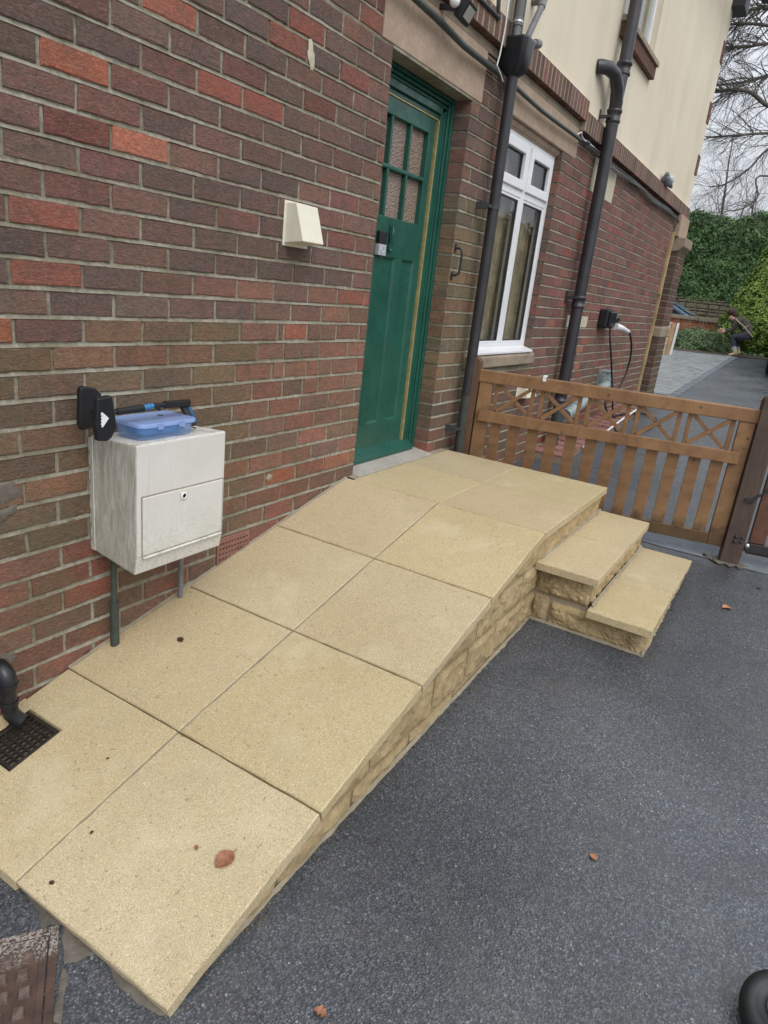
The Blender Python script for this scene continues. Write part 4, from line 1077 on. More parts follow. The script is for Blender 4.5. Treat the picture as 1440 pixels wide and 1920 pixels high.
lp = thing('litter_picker', (-1.5, -.12, ZB+.07), 'black litter picker with blue grip lying over the tub on the meter box', 'litter picker')
sh0 = at(218, 772, 1, -.150); sh1 = at(268, 765, 1, -.148); sh2 = at(286, 761, 1, -.145); sh3 = at(355, 755, 1, -.135)
mb = MB(); mb.tube([sh0, sh1], [.010, .0125], 12); mb.tube([sh2, sh2.lerp(sh3, .4)], .009, 12); mb.build('shaft', M['blackm'], lp)
mb = MB(); mb.tube([sh1, sh2], .009, 12); mb.tube([sh1.lerp(sh2, .3), sh1.lerp(sh2, .36)], .0115, 12); mb.tube([sh1.lerp(sh2, .6), sh1.lerp(sh2, .66)], .0115, 12); mb.build('blue_section', M['bluetube'], lp)
mb = MB(); mb.obox(sh2.lerp(sh3, .30), sh3, (0, .010, 0), (0, 0, .012)); h0 = at(340, 758, 1, -.125); h1 = at(364, 797, 1, -.165)
mb.obox(h0, h1, (.010, 0, .004), (0, .009, 0)); mb.build('handle', M['blackm'], lp, bevel=.004)
mb = MB(); ha, hb = at(350, 757, 1, -.128), at(369, 794, 1, -.168); mb.tube([ha, ha.lerp(hb, .3)+Vector((.001, 0, 0)), ha.lerp(hb, .7), hb], [.006, .009, .010, .007], 10); mb.build('grip', M['bluegrip'], lp)
mb = MB(); t0 = at(355, 799, 1, -.16); t1 = at(368, 803, 1, -.175); mb.tube([h1, t0, t1], .0025, 8); mb.tube([at(290, 762, 1, -.15), at(300, 768, 1, -.152)], .005, 8); mb.tube([at(296, 778, 1, -.152), at(305, 779, 1, -.152)], .002, 6); mb.build('trigger', M['blackm'], lp)
# jaws: two tall black pads, one near the wall, one to the front
jf = [at(px_, py_, 1, -.165) for px_, py_ in ((176, 745), (204, 740), (208, 758), (214, 800), (205, 818), (196, 826), (178, 826), (174, 800))]
mb = MB(); mb.prism([(p.x, p.z) for p in jf], 1, -.182, -.158); mb.build('jaw_pad', M['black'], lp, bevel=.006)
jb = [at(px_, py_, 1, -.06) for px_, py_ in ((146, 728), (152, 723), (176, 727), (187, 738), (180, 800), (150, 806), (145, 795))]
mb = MB(); mb.prism([(p.x, p.z) for p in jb], 1, -.072, -.052); mb.build('jaw_pad', M['blackm'], lp, bevel=.005)
mb = MB(); mb.tube([at(152, 798, 1, -.075), at(180, 796, 1, -.16)], .007, 10); mb.tube([at(196, 783, 1, -.16), sh0], .008, 10); mb.tube([at(170, 770, 1, -.07), sh0], .005, 8); mb.build('jaw_arm', M['black'], lp)
ar = [at(px_, py_, 1, -.1825) for px_, py_ in ((190, 773), (193, 774), (204, 784), (193, 801), (190, 801), (191, 797), (189, 796), (191, 792), (189, 790), (191, 786), (189, 784), (191, 780), (189, 778))]
mb = MB(); mb.prism([(p.x, p.z) for p in ar], 1, -.1832, -.1822); mb.build('arrow_mark', M['white'], lp)

# ------------------------------------------------------------------ cream vent cowl
vc = thing('vent_cowl', (-.64, 0, 1.14), 'cream plastic wedge shaped vent cowl on the brick wall left of the door', 'vent')
a = [(-.712, -.002, 1.226), (-.555, -.002, 1.226), (-.712, -.002, 1.068), (-.555, -.002, 1.068)]
mb = MB(); x0, x1, xf0, xf1 = -.708, -.560, -.705, -.563
vs = [(x0, 0, 1.070), (x1, 0, 1.070), (x1, 0, 1.228), (x0, 0, 1.228), (xf0, -.105, 1.082), (xf1, -.105, 1.082), (xf1, -.058, 1.228), (xf0, -.058, 1.228)]
mb.add(vs, [(4,5,6,7), (5,1,2,6), (0,4,7,3), (7,6,2,3), (0,1,5,4), (1,0,3,2)]); mb.build('hood', M['cream'], vc, bevel=.004)
mb = MB(); mb.box(x0-.008, -.006, 1.060, x1+.008, -.0005, 1.236); mb.build('back_plate', M['cream'], vc, bevel=.002)

# ------------------------------------------------------------------ grab handle, boot of pipes etc on the pillar
gh = thing('grab_handle', (.9, 0, 1.12), 'small black iron grab handle on the brick pillar beside the door', 'handle')
gx, gy = .893, -.042
mb = MB(); pts = [(gx, 0, 1.205), (gx, -.03, 1.205), (gx+.003, gy-.004, 1.195), (gx+.004, gy-.008, 1.17), (gx+.002, gy-.008, 1.09), (gx, gy-.004, 1.06), (gx-.002, -.03, 1.050), (gx-.003, 0, 1.048)]
mb.tube(pts, .0075, 10); mb.build('bar', M['iron'], gh)
mb = MB(); mb.box(gx-.012, -.006, 1.185, gx+.012, 0, 1.232); mb.box(gx-.014, -.006, 1.020, gx+.010, 0, 1.066); mb.build('fixing_plate', M['iron'], gh, bevel=.002)

def downpipe_bracket(mb, x, y, z, r):
    mb.tube([(x, y, z-.012), (x, y, z+.012)], r+.004, 18); mb.box(x-r-.05, y-.006, z-.008, x+r+.02, y+.010, z+.008); mb.box(x-r-.055, y+.004, z-.02, x-r-.035, .0, z+.02)
dp = thing('downpipe', (1.19, -.08, -.45), 'slim black downpipe with hopper head between the green door and the window', 'downpipe')
mb = MB(); mb.tube([(1.188, -.082, 2.20), (1.188, -.082, .30)], .034, 20); mb.build('pipe', M['iron'], dp)
mb = MB(); mb.tube([(1.188, -.082, .30), (1.188, -.082, .0), (1.188, -.082, -.5)], .034, 20); mb.build('lower_pipe', M['ironold'], dp)
for z in (1.475, .075):
    mb = MB(); downpipe_bracket(mb, 1.188, -.082, z, .034); mb.build('bracket', M['ironold'], dp)
mb = MB(); hr = []
for z, hx, y0, y1 in ((2.185, .034, -.115, -.048), (2.205, .050, -.14, -.025), (2.235, .064, -.155, -.016), (2.30, .072, -.165, -.010), (2.365, .079, -.172, -.008), (2.375, .079, -.172, -.008), (2.373, .070, -.163, -.016), (2.32, .066, -.155, -.02)):
    hr.append([(p[0], p[1], z) for p in rrect(1.188-hx, y0, 1.188+hx, y1, .028, 5)])
loft(mb, hr, 0, True, True); mb.build('hopper', M['black'], dp)
mb = MB(); mb.tube([(1.140, -.09, 2.36), (1.140, -.09, 3.6)], .021, 14); mb.tube([(1.140, -.09, 2.43), (1.140, -.09, 2.47)], .026, 14); mb.build('inlet_pipe', M['greypipe'], dp)
mb = MB(); mb.tube([(1.215, -.055, 2.40), (1.215, -.055, 3.6)], .033, 14); mb.build('rear_pipe', M['soilworn'], dp)
mb = MB(); mb.tube([(1.26, -.10, 2.39), (1.455, -.09, 2.64)], .019, 12); mb.tube([(1.44, -.09, 2.62), (1.47, -.085, 2.665), (1.49, -.06, 2.675), (1.49, 0, 2.675)], .024, 12); mb.build('overflow_pipe', M['greypipe'], dp)
mb = MB(); mb.tube([(1.28, -.12, 2.385), (1.345, -.13, 2.40)], .020, 12); mb.tube([(1.33, -.13, 2.397), (1.385, -.135, 2.41)], .024, 12); mb.build('stub_pipe', M['greypipe'], dp)
mb = MB(); mb.tube([(1.142, -.09, 2.448), (1.19, -.09, 2.448)], .003, 6); mb.lathe((1.140, -.09, 2.448), [(.027, -.006), (.029, 0), (.027, .006)], 16); mb.build('pipe_clip', M['bolt'], dp)

sp = thing('soil_pipe', (3.28, -.10, -.38), 'thick dark soil pipe running up past the window to the rendered wall', 'pipe')
sx, sy = 3.285, -.100
mb = MB(); mb.tube([(sx, sy, 2.50), (sx, sy, .98)], .052, 24); mb.tube([(sx, sy, .98), (sx, sy, .12)], .052, 24); mb.build('pipe', M['soil'], sp)
mb = MB(); mb.tube([(sx, sy, .12), (sx, sy, -.45)], .052, 20); mb.build('lower_pipe', M['soilworn'], sp)
for zz_ in (.99, .14, 2.47):
    mb = MB(); mb.lathe((sx, sy, zz_), [(.054, -.055), (.060, -.05), (.060, -.03), (.056, -.028), (.056, .02), (.062, .024), (.062, .045), (.054, .05)], 24); mb.build('collar', M['soil'], sp)
mb = MB(); mb.tube([(sx-.0, sy, 2.50), (sx, sy, 2.62), (sx+.02, sy, 2.74), (sx+.03, sy, 2.86), (sx+.03, sy, 5.0)], .050, 22); mb.build('upper_pipe', M['soil'], sp)
mb = MB(); pts = [(sx, sy, 2.47), (sx-.015, sy-.005, 2.56), (sx-.08, sy-.01, 2.655), (sx-.18, sy, 2.725), (sx-.28, sy+.03, 2.74), (sx-.34, sy+.07, 2.735), (sx-.36, sy+.10, 2.73)]
mb.tube(pts, [.053, .054, .052, .050, .050, .052, .052], 20); mb.build('branch', M['soil'], sp)
mb = MB(); mb.lathe((sx+.03, sy, 2.82), [(.052, -.055), (.060, -.05), (.060, -.03), (.055, -.028), (.055, .02), (.063, .024), (.063, .045), (.052, .05)], 22); mb.build('collar', M['soil'], sp)
for zz_ in (2.45, 1.02): mb = MB(); mb.box(sx-.10, -.012, zz_-.05, sx-.06, 0, zz_+.05); mb.box(sx-.09, sy, zz_-.01, sx-.05, -.01, zz_+.01); mb.build('bracket', M['soil'], sp)
pb = thing('cable_riser', (3.1, -.01, .3), 'thin pale cable running down the wall beside the thick soil pipe', 'cable')
mb = MB(); mb.tube([at(px_, py_, 1, -.012) for px_, py_ in ((1112, 375), (1104, 415), (1096, 455), (1084, 515), (1073, 570), (1070, 590))], .007, 6); mb.build('lead', M['offwhite'], pb)

# cable pipe under the projecting course
cp = thing('conduit', (1.5, -.04, 2.18), 'mossy black conduit pipe running along the lintels under the brick band', 'conduit')
pts = [(-.6, -.05, 2.28), (-.3, -.05, 2.23), (.0, -.05, 2.20), (.3, -.045, 2.192), (.6, -.045, 2.172), (.9, -.04, 2.176), (1.10, -.035, 2.182)]
mb = MB(); mb.tube(pts, .017, 12); mb.build('pipe', M['conduit'], cp)
pts = [(1.25, -.04, 2.182), (1.5, -.04, 2.172), (1.85, -.042, 2.163), (2.3, -.04, 2.170), (2.72, -.04, 2.178), (2.95, -.04, 2.20)]
mb = MB(); mb.tube(pts, .014, 12); mb.build('pipe', M['conduit'], cp)
for q in range(5):
    pts = []
    for i in range(40):
        x = 2.9 + 4.5*i/39
        pts.append((x, -.025-.01*q*.5+.01*noise.noise(Vector((x*3, q, 0))), 2.214 - .012*q + .018*noise.noise(Vector((x*1.3, q*3.1, 0))) - .02*math.sin((x-2.9)*1.7)**2))
    mb = MB(); mb.tube(pts, .005, 6); mb.build('wire', M['greypipe'] if q % 2 else M['conduit'], cp)
mb = MB(); mb.tube([(2.62, -.045, 2.19), (2.66, -.062, 2.215), (2.72, -.05, 2.20), (2.78, -.055, 2.185), (2.90, -.045, 2.195), (3.15, -.03, 2.205)], .005, 6)
mb.build('white_wire', M['offwhite'], cp); mb = MB()
mb.tube([(1.02, -.05, 2.20), (1.03, -.055, 2.26), (1.06, -.05, 2.40), (1.06, -.05, 3.0)], .0045, 6)
mb.tube([(1.02, -.05, 2.20), (1.08, -.055, 2.17), (1.13, -.05, 2.15)], .0045, 6)
mb.build('white_wire', M['offwhite'], cp)

# flood light over the door
fl = thing('flood_light', (.36, -.1, 2.28), 'small black flood light with white sensor above the door lintel', 'light')
c0 = at(876, 24, 1, -.14)
mb = MB(); ux, uy = Vector((1, .25, 0)).normalized(), Vector((0, 0, 1))
fd = Vector((.10, -.85, -.50)).normalized(); rt_ = fd.cross(Vector((0, 0, 1))).normalized(); upv = rt_.cross(fd)
mb.obox(c0 - fd*.03, c0 + fd*.012, rt_*.062, upv*.045); mb.build('body', M['blackm'], fl, bevel=.006)
mb = MB(); mb.obox(c0 + fd*.0125, c0 + fd*.0145, rt_*.045, upv*.028); mb.build('lens', simple('lamp lens', (.42, .42, .38), .3), fl)
mb = MB(); mb.obox(c0 - fd*.03, (c0.x-.02, 0, c0.z+.03), (.012, 0, 0), (0, 0, .01)); mb.build('arm', M['blackm'], fl)
s0 = at(853, 2, 1, -.12); mb = MB(); mb.blob(s0, .026, 14); mb.build('sensor', M['white'], fl)
mb = MB(); mb.tube([(.15, -.02, 2.42), (.18, -.06, 2.35), (.24, -.06, 2.30), (.28, -.07, 2.33), s0], .006, 8); mb.tube([(.05, -.02, 2.40), (.12, -.07, 2.30), (.2, -.06, 2.27), (.27, -.07, 2.29)], .006, 8); mb.build('lead', M['offwhite'], fl)
op = thing('overflow_pipes', (.8, -.05, 2.55), 'thin black overflow pipes meeting in a corner above the flood light', 'pipe')
a_, b_, c_ = at(900, 0, 1, -.05), at(934, 33, 1, -.05), at(937, -40, 1, -.05)
mb = MB(); mb.tube([at(880, -22, 1, -.05), b_], .012, 10); mb.tube([b_ + Vector((0, 0, -.012)), c_], .012, 10); mb.blob(b_, .017, 10); mb.build('pipe', M['iron'], op)

# pigeon on the brick band
pg = thing('pigeon', (6.1, -.07, 2.386), 'grey pigeon perched on the projecting brick band near the far corner', 'pigeon')
pc = Vector((6.02, -.05, 2.44))
mb = MB(); mb.blob(pc, (.16, .055, .062), 16); mb.blob(pc+Vector((-.12, -.012, .012)), (.055, .038, .045), 12); mb.tube([pc+Vector((.08, 0, 0)), pc+Vector((.20, 0, -.012)), pc+Vector((.30, 0, -.02))], [.045, .030, .018], 10); mb.build('body', M['feather'], pg)
mb = MB(); mb.blob(pc+Vector((-.165, -.02, .040)), (.030, .025, .026), 12); mb.tube([pc+Vector((-.19, -.02, .040)), pc+Vector((-.220, -.02, .03))], [.008, .002], 6); mb.build('head', M['feather'], pg)
mb = MB(); mb.blob(pc+Vector((.02, -.045, .02)), (.12, .018, .038), 12); mb.build('wing', M['featherw'], pg)
mb = MB(); mb.tube([pc+Vector((-.02, -.01, -.05)), pc+Vector((-.02, -.012, -.075))], .006, 6); mb.tube([pc+Vector((.02, .01, -.05)), pc+Vector((.02, .008, -.075))], .006, 6); mb.build('leg', M['terracotta'], pg)

# second cream vent and white clip, seen through the gate
v2 = thing('vent_cowl', (2.45, 0, .3), 'small cream vent cowl low on the wall seen through the gate', 'vent')
mb = MB(); x0, x1 = 2.36, 2.60
vs = [(x0, 0, .175), (x1, 0, .175), (x1, 0, .345), (x0, 0, .345), (x0+.01, -.10, .19), (x1-.01, -.10, .19), (x1-.02, -.05, .345), (x0+.02, -.05, .345)]
mb.add(vs, [(4,5,6,7), (5,1,2,6), (0,4,7,3), (7,6,2,3), (0,1,5,4), (1,0,3,2)]); mb.build('hood', M['cream'], v2, bevel=.004)
mb = MB(); mb.box(x0-.01, -.006, .165, x1+.01, -.0005, .355); mb.build('back_plate', M['cream'], v2, bevel=.002)

# red tiled plinth and foil duct behind the gate
pl = thing('tiled_plinth', (4.5, -.2, -.3), 'low red tiled plinth along the wall foot beyond the gate', 'plinth')
x = 2.9; i = 0
while x < 6.1:
    for j, (y0, y1) in enumerate(((-.33, -.235), (-.23, -.13), (-.125, -.02))):
        mb = MB(); zt = gz(x)+.075; mb.box(x+.003, y0+.002, zt-.06, x+.197, y1-.002, zt+R.uniform(-.002, .002)); mb.build('tile', M['redtile'], pl, bevel=.003, seg=1)
    x += .2
mb = MB(); mb.prism([(2.9, gz(2.9)-.02), (6.1, gz(6.1)-.02), (6.1, gz(6.1)+.05), (2.9, gz(2.9)+.05)], 1, -.325, -.002); mb.build('base', M['stonemortar'], pl)
mb = MB()
mb.tube([(3.5, -.345, gz(3.5)+.05), (4.3, -.345, gz(4.3)+.06), (5.1, -.34, gz(5.1)+.09), (5.9, -.33, gz(5.9)+.09)], .012, 8); mb.build('white_pipe', M['offwhite'], pl)
du = thing('foil_duct', (4.2, -.13, .05), 'mossy grey boiler flue duct running along the wall behind the gate', 'duct')
mb = MB(); A_, B_ = Vector((3.42, -.13, -.05)), Vector((4.95, -.11, .155)); mb.tube([A_.lerp(B_, i/10) for i in range(11)], [.055]*11, 18); mb.build('pipe', M['alu'], du)
mb = MB()
for t in (.0, .18, .5, .97): p = A_.lerp(B_, t); mb.tube([p, p+(B_-A_).normalized()*.04], .063, 18)
mb.build('collar', M['alu'], du)
mb = MB(); mb.box(4.85, -.09, .08, 5.15, 0, .30); mb.box(4.86, -.12, .285, 5.14, 0, .298); mb.build('terminal', M['alu'], du, bevel=.01)
jb = thing('junction_pipes', (3.55, -.06, .5), 'dark thin pipe with joints beside the soil pipe low on the wall', 'pipe')
mb = MB(); mb.tube([(3.64, -.04, .66), (3.64, -.04, -.1)], .017, 10)
for z in (.64, .52, .40, .31, .2): mb.tube([(3.64, -.04, z-.02), (3.64, -.04, z+.02)], .025, 10)
mb.build('pipe', M['ironold'], jb)

# ------------------------------------------------------------------ vehicle charger
ch = thing('car_charger', (4.6, -.05, .84), 'black wall mounted car charger with white plug and hanging black cable', 'charger')
mb = MB(); mb.box(4.42, -.10, .765, 4.70, -.001, .955); mb.build('case', M['blackm'], ch, bevel=.02)
mb = MB(); mb.box(4.44, -.125, .785, 4.68, -.101, .935); mb.blob((4.76, -.10, .86), (.05, .04, .055), 12); mb.box(4.68, -.10, .80, 4.74, -.02, .90); mb.build('holster', M['black'], ch, bevel=.012)
g0, g1, g2 = at(1154, 612, 1, -.13), at(1166, 615, 1, -.17), at(1178, 622, 1, -.19)
mb = MB(); mb.tube([g0, g0.lerp(g1, .5), g1, g2], [.036, .034, .028, .020], 14); mb.build('plug', M['white'], ch)
def catm(P, n=8):
    P = [Vector(p) for p in P]; out = []
    for i in range(len(P)-1):
        p0, p1, p2, p3 = P[max(i-1, 0)], P[i], P[i+1], P[min(i+2, len(P)-1)]
        for k_ in range(n):
            t = k_/n; out.append(.5*((2*p1)+(-p0+p2)*t+(2*p0-5*p1+4*p2-p3)*t*t+(-p0+3*p1-3*p2+p3)*t**3))
    out.append(P[-1]); return out
cpts = [g2, at(1181, 627, 1, -.20), at(1184, 645, 1, -.2), at(1182, 670, 1, -.2), at(1172, 705, 1, -.2), at(1155, 735, 1, -.25), at(1135, 758, 1, -.3)]
fl_ = [(4.60, -.34, gz(4.6)+.09), (4.55, -.46, gz(4.5)+.012), (5.0, -.62, gz(5)+.012), (5.7, -.60, gz(5.7)+.012), (5.95, -.42, gz(5.9)+.02), (5.4, -.30, gz(5.4)+.09), (5.0, -.22, gz(5)+.09)]
mb = MB(); mb.tube(catm(cpts + fl_), .011, 8); mb.build('cable', M['blackm'], ch)
cpts = [at(1144, 612, 1, -.08), at(1144, 640, 1, -.12), at(1146, 670, 1, -.15), at(1147, 700, 1, -.15), at(1148, 730, 1, -.18), (5.05, -.22, gz(5)+.09)]
mb = MB(); mb.tube(catm(cpts), .010, 8); mb.build('cable', M['blackm'], ch)

# ------------------------------------------------------------------ gate
GA, GB = Vector((1.235, -.150, 0)), Vector((1.555, -1.808, 0))
gd = (GB-GA).normalized(); gn = Vector((gd.y, -gd.x, 0))       # gn points to the camera side (-x)
if gn.x > 0: gn = -gn
GL = (GB-GA).length
def gp(s_, z, off=0): return GA + gd*s_ + gn*off + Vector((0, 0, z))
gate = thing('wooden_gate', (1.39, -.98, -.47), 'brown timber gate with crossed lattice top and vertical slats beside the steps', 'gate')
zt0, zt1 = .405, .486; zm0, zm1 = .150, .222; zb0, zb1 = -.385, -.310
def gbar(name, s0, z0, s1, z1, hw, ht, off=0, vertical=True, mat=None, bev=.003, par=None):
    """bar in the gate plane from (s0,z0) to (s1,z1): hw half width in plane, ht half thickness"""
    a, b = gp(s0, z0, off), gp(s1, z1, off); d = (b-a).normalized(); wv = d.cross(gn).normalized()
    me = MB(); L_ = (b-a).length
    me.obox((-L_/2, 0, 0), (L_/2, 0, 0), (0, hw, 0), (0, 0, ht))
    o = me.build(name, mat or M['gatewood'], None, bevel=bev); COL.objects.unlink(o)
    o.matrix_world = Matrix.Identity(4)
    mat4 = Matrix((( d.x, wv.x, gn.x, 0), (d.y, wv.y, gn.y, 0), (d.z, wv.z, gn.z, 0), (0, 0, 0, 1)))
    c = (a+b)/2; mat4.translation = c
    COL.objects.link(o); p_ = par or gate; o.parent = p_; o.matrix_parent_inverse = Matrix.Translation(-p_.location); o.matrix_basis = mat4
    return o
sw = .044
gbar('top_rail', -.01, (zt0+zt1)/2, GL+.012, (zt0+zt1)/2, (zt1-zt0)/2, .028, 0, bev=.006)
gbar('hanging_stile', sw, zb0, sw, zt0-.001, sw, .022)
gbar('closing_stile', GL-sw, zb0, GL-sw, zt0-.001, sw, .022)
gbar('mid_rail', 2*sw-.06, (zm0+zm1)/2, GL-2*sw+.045, (zm0+zm1)/2, (zm1-zm0)/2, .014, .0365)
gbar('bottom_rail', 2*sw+.001, (zb0+zb1)/2, GL-2*sw-.001, (zb0+zb1)/2, (zb1-zb0)/2, .020)
i0, i1 = 2*sw, GL-2*sw; nb = 5; pitch = (i1-i0)/nb
for i in range(nb):
    a = i0 + pitch*i + .030; b = i0 + pitch*(i+1) - .030
    gbar('lattice_upright', a, zm1-.03, a, zt0-.001, .013, .010, -.004, bev=.002); gbar('lattice_upright', b, zm1-.03, b, zt0-.001, .013, .010, -.004, bev=.002)
    gbar('lattice_cross', a+.018, zt0-.006, b-.018, zm1+.004, .012, .008, -.006, bev=.002)
    gbar('lattice_cross', a+.018, zm1+.004, b-.018, zt0-.006, .012, .008, .0105, bev=.002)
ns = 12; pit = (i1-i0)/ns
for i in range(ns):
    s_ = i0 + pit*(i+.5)
    gbar('slat', s_, zb1-.03, s_, zm0+.02, .036, .008, .010 if True else 0, bev=.002)
mb = MB(); q = gp(.42, zt1+.002, .0); mb.obox(q+gn*.034+Vector((0, 0, -.02)), q+gn*.034+Vector((0, 0, .012)), gd*.011, gn*.002); mb.obox(q+gn*.034+Vector((0, 0, .012)), q-gn*.034+Vector((0, 0, .012)), gd*.011, (0, 0, .002)); mb.build('white_clip', M['white'], gate)

def post(name, c, hw, z0, z1, mat, label, cat='gate post', group=None, round_top=True, yaw=0):
    t = thing(name, (c[0], c[1], z0), label, cat, group)
    mb = MB(); n = 8; prof = [(-hw, z0), (hw, z0)]
    if round_top:
        for i in range(n+1): a = math.pi*i/n; prof.append((hw*math.cos(a), z1-hw*.75+hw*.75*math.sin(a)))
    else: prof += [(hw, z1), (-hw, z1)]
    # extruded along the wall direction
    ex, ey = gn, gd
    vs = []; m_ = len(prof)
    for sgn in (-1, 1):
        for (u_, z) in prof: vs.append(Vector((c[0], c[1], 0)) + ey*u_ + ex*hw*sgn + Vector((0, 0, z)))
    fs = [tuple(range(m_-1, -1, -1)), tuple(range(m_, 2*m_))] + [(i_, (i_+1) % m_, m_+(i_+1) % m_, m_+i_) for i_ in range(m_)]
    mb.add(vs, fs); o = mb.build('shaft', mat, t, bevel=.004)
    bm = bmesh.new(); bm.from_mesh(o.data); bmesh.ops.recalc_face_normals(bm, faces=bm.faces[:]); bm.to_mesh(o.data); bm.free()
    return t
cL = GA - gd*.048; post('gate_post', (cL.x-.01, cL.y-.0), .043, -.5, .560, M['leftpost'], 'round topped brown gate post against the house wall')
cR = GB + gd*.062; tR = post('gate_post', (cR.x, cR.y), .056, -.5, .580, M['postwood'], 'dark timber gate post at the outer end of the gate')
mb = MB()   # broken cement at the foot of the post
for (dx, dy_, r_) in ((-.075, .05, .035), (-.085, -.02, .03), (-.05, -.085, .035), (-.02, .10, .04)):
    mb.blob((cR.x+dx*.85, cR.y+dy_*.85, gz(cR.x)+.001), (r_*1.3, r_*1.1, .007), 10, 0, 1.2)
mb.build('cement_foot', M['patch'], tR)
# second leaf beyond the post
g2t = thing('second_gate', (1.66, -2.3, -.45), 'dark reddish timber gate leaf on the outer side of the dark post', 'gate')
P2_ = cR + gd*.072
def gbar2(name, s0, z0, s1, z1, hw, ht, off=0, bev=.003, mat=None):
    base = GB + gd*.14 - GA
    global GA_; o = gbar(name, (base.dot(gd))+s0, z0, (base.dot(gd))+s1, z1, hw, ht, off, bev=bev, mat=mat, par=g2t); return o
redw = m_wood('reddish gate timber', (.10, .045, .028), (.17, .08, .05), (6, 3, 8), .5, (.05, .028, .02), .4, foot=-.28)
gbar2('hanging_stile', .048, -.32, .048, .50, .045, .022, mat=redw)
gbar2('bottom_rail', .002, -.36, 1.2, -.36, .035, .020, mat=redw)
gbar2('top_rail', .0, .46, 1.2, .46, .04, .022, mat=redw)
for i in range(8): gbar2('slat', .165+.13*i, -.33, .165+.13*i, .44, .036, .008, .008, mat=redw)
gbar2('strap_hinge', -.09, -.352, .7, -.352, .028, .004, .030, mat=M['iron'])
mb = MB(); q = gp((GB+gd*.14-GA).dot(gd)-.005, -.340, .040); mb.lathe(q, [(.0001, 0)], 4) if False else mb.blob(q, (.010, .016, .016), 12); mb.build('coach_bolt', M['bolt'], g2t)
mb = MB()
for z in (-.29, -.32): 
    q = gp((GB+gd*.06-GA).dot(gd), z, .058); mb.blob(q, .011, 10)
    q = gp((GB+gd*.095-GA).dot(gd), z, .058); mb.blob(q, .009, 10)
mb.build('hinge_bolt', M['iron'], g2t)
mb = MB(); q = gp((GB+gd*.05-GA).dot(gd), -.05, .062); mb.obox(q, q+gd*.05, (0, 0, .012), gn*.006); mb.tube(catm([q+gd*.03, q+gd*.08+Vector((0, 0, .05)), q+gd*.14+Vector((0, 0, .12)), q+gd*.22+Vector((0, 0, .17))]), .008, 8); mb.build('latch', M['iron'], g2t)

# ------------------------------------------------------------------ inspection cover and cement patches
mh = thing('inspection_cover', (-2.46, -.85, -.67), 'rusty brown cast inspection cover with raised square studs at the foot of the ramp', 'manhole cover')
mhA = Vector((-2.322, -.752)); md = (Vector((-2.478, -.955))-mhA).normalized(); me_ = (Vector((-2.437, -.672))-mhA).normalized()
me_ = (me_ - md*me_.dot(md)).normalized()
def mp_(a, b, dz=0): p = mhA + md*a + me_*b; return Vector((p.x, p.y, gz(p.x)+dz))
def mquad(mb, a0, b0, a1, b1, z0, z1):
    vs = [mp_(a0,b0,z0), mp_(a1,b0,z0), mp_(a1,b1,z0), mp_(a0,b1,z0), mp_(a0,b0,z1), mp_(a1,b0,z1), mp_(a1,b1,z1), mp_(a0,b1,z1)]
    fs = [(4,5,6,7),(0,1,5,4),(1,2,6,5),(2,3,7,6),(3,0,4,7)]
    if (vs[1]-vs[0]).cross(vs[3]-vs[0]).z < 0: fs = [tuple(reversed(f)) for f in fs]
    mb.add(vs, fs)
LW, LH = .46, .62
mb = MB(); e = .020
for (a0, b0, a1, b1) in ((0, 0, LH, e), (0, LW-e, LH, LW), (0, e, e, LW-e), (LH-e, e, LH, LW-e)): mquad(mb, a0, b0, a1, b1, -.03, .008)
mb.build('frame', M['castlid'], mh, bevel=.002)
mb = MB(); mquad(mb, e+.003, e+.003, LH-e-.003, LW-e-.003, -.03, .0035)
for (a0, b0, a1, b1) in ((e+.003, e+.003, LH-e-.003, e+.018), (e+.003, e+.018, e+.018, LW-e-.018)): mquad(mb, a0, b0, a1, b1, -.02, .0065)
mb.build('cover_plate', M['castlid'], mh)
for i in range(12):
    for j in range(8):
        a = .055+i*.045; b = .052+j*.045+(.008 if i % 2 else 0)
        if b > LW-.06: continue
        mb = MB(); vs0 = [(a, b), (a+.024, b), (a+.024, b+.024), (a, b+.024)]
        lo = [mp_(p[0], p[1], .0035) for p in vs0]; hi_ = [mp_(p[0]+(.002 if p[0] == a else -.002), p[1]+(.002 if p[1] == b else -.002), .0125) for p in vs0]
        fs = [(4,5,6,7)] + [(k_, (k_+1) % 4, 4+(k_+1) % 4, 4+k_) for k_ in range(4)]
        if (lo[1]-lo[0]).cross(lo[3]-lo[0]).z < 0: fs = [tuple(reversed(f)) for f in fs]
        mb.add(lo+hi_, fs); mb.build('stud', M['stud'], mh)
mb = MB()
def blobpatch(mb, pts, dz=.005, n=3):
    c = sum((Vector(p) for p in pts), Vector((0, 0)))/len(pts); P = [Vector(p) for p in pts]
    ring = []
    for i in range(len(P)):
        for k_ in range(6):
            q = P[i].lerp(P[(i+1) % len(P)], k_/6); j = .010*noise.noise(Vector((q.x*55, q.y*55, 0))) + .006*noise.noise(Vector((q.x*170, q.y*170, 0)))
            ring.append(q + (q-c).normalized()*j)
    vs = [(c.x, c.y, gz(c.x)+dz)] + [(q.x, q.y, gz(q.x)+.0015) for q in ring] + [((q.x+c.x*.12)/1.12, (q.y+c.y*.12)/1.12, gz(q.x)+dz) for q in ring]
    m_ = len(ring); fs = []
    for i in range(m_): fs += [(1+i, 1+(i+1) % m_, 1+m_+(i+1) % m_, 1+m_+i), (1+m_+i, 1+m_+(i+1) % m_, 0)]
    s_ = sum(ring[i].x*ring[(i+1) % m_].y-ring[(i+1) % m_].x*ring[i].y for i in range(m_))
    if s_ < 0: fs = [tuple(reversed(f)) for f in fs]
    mb.add(vs, fs, 0, True)
def G(px_, py_): p = atg(px_, py_); return (p.x, p.y)
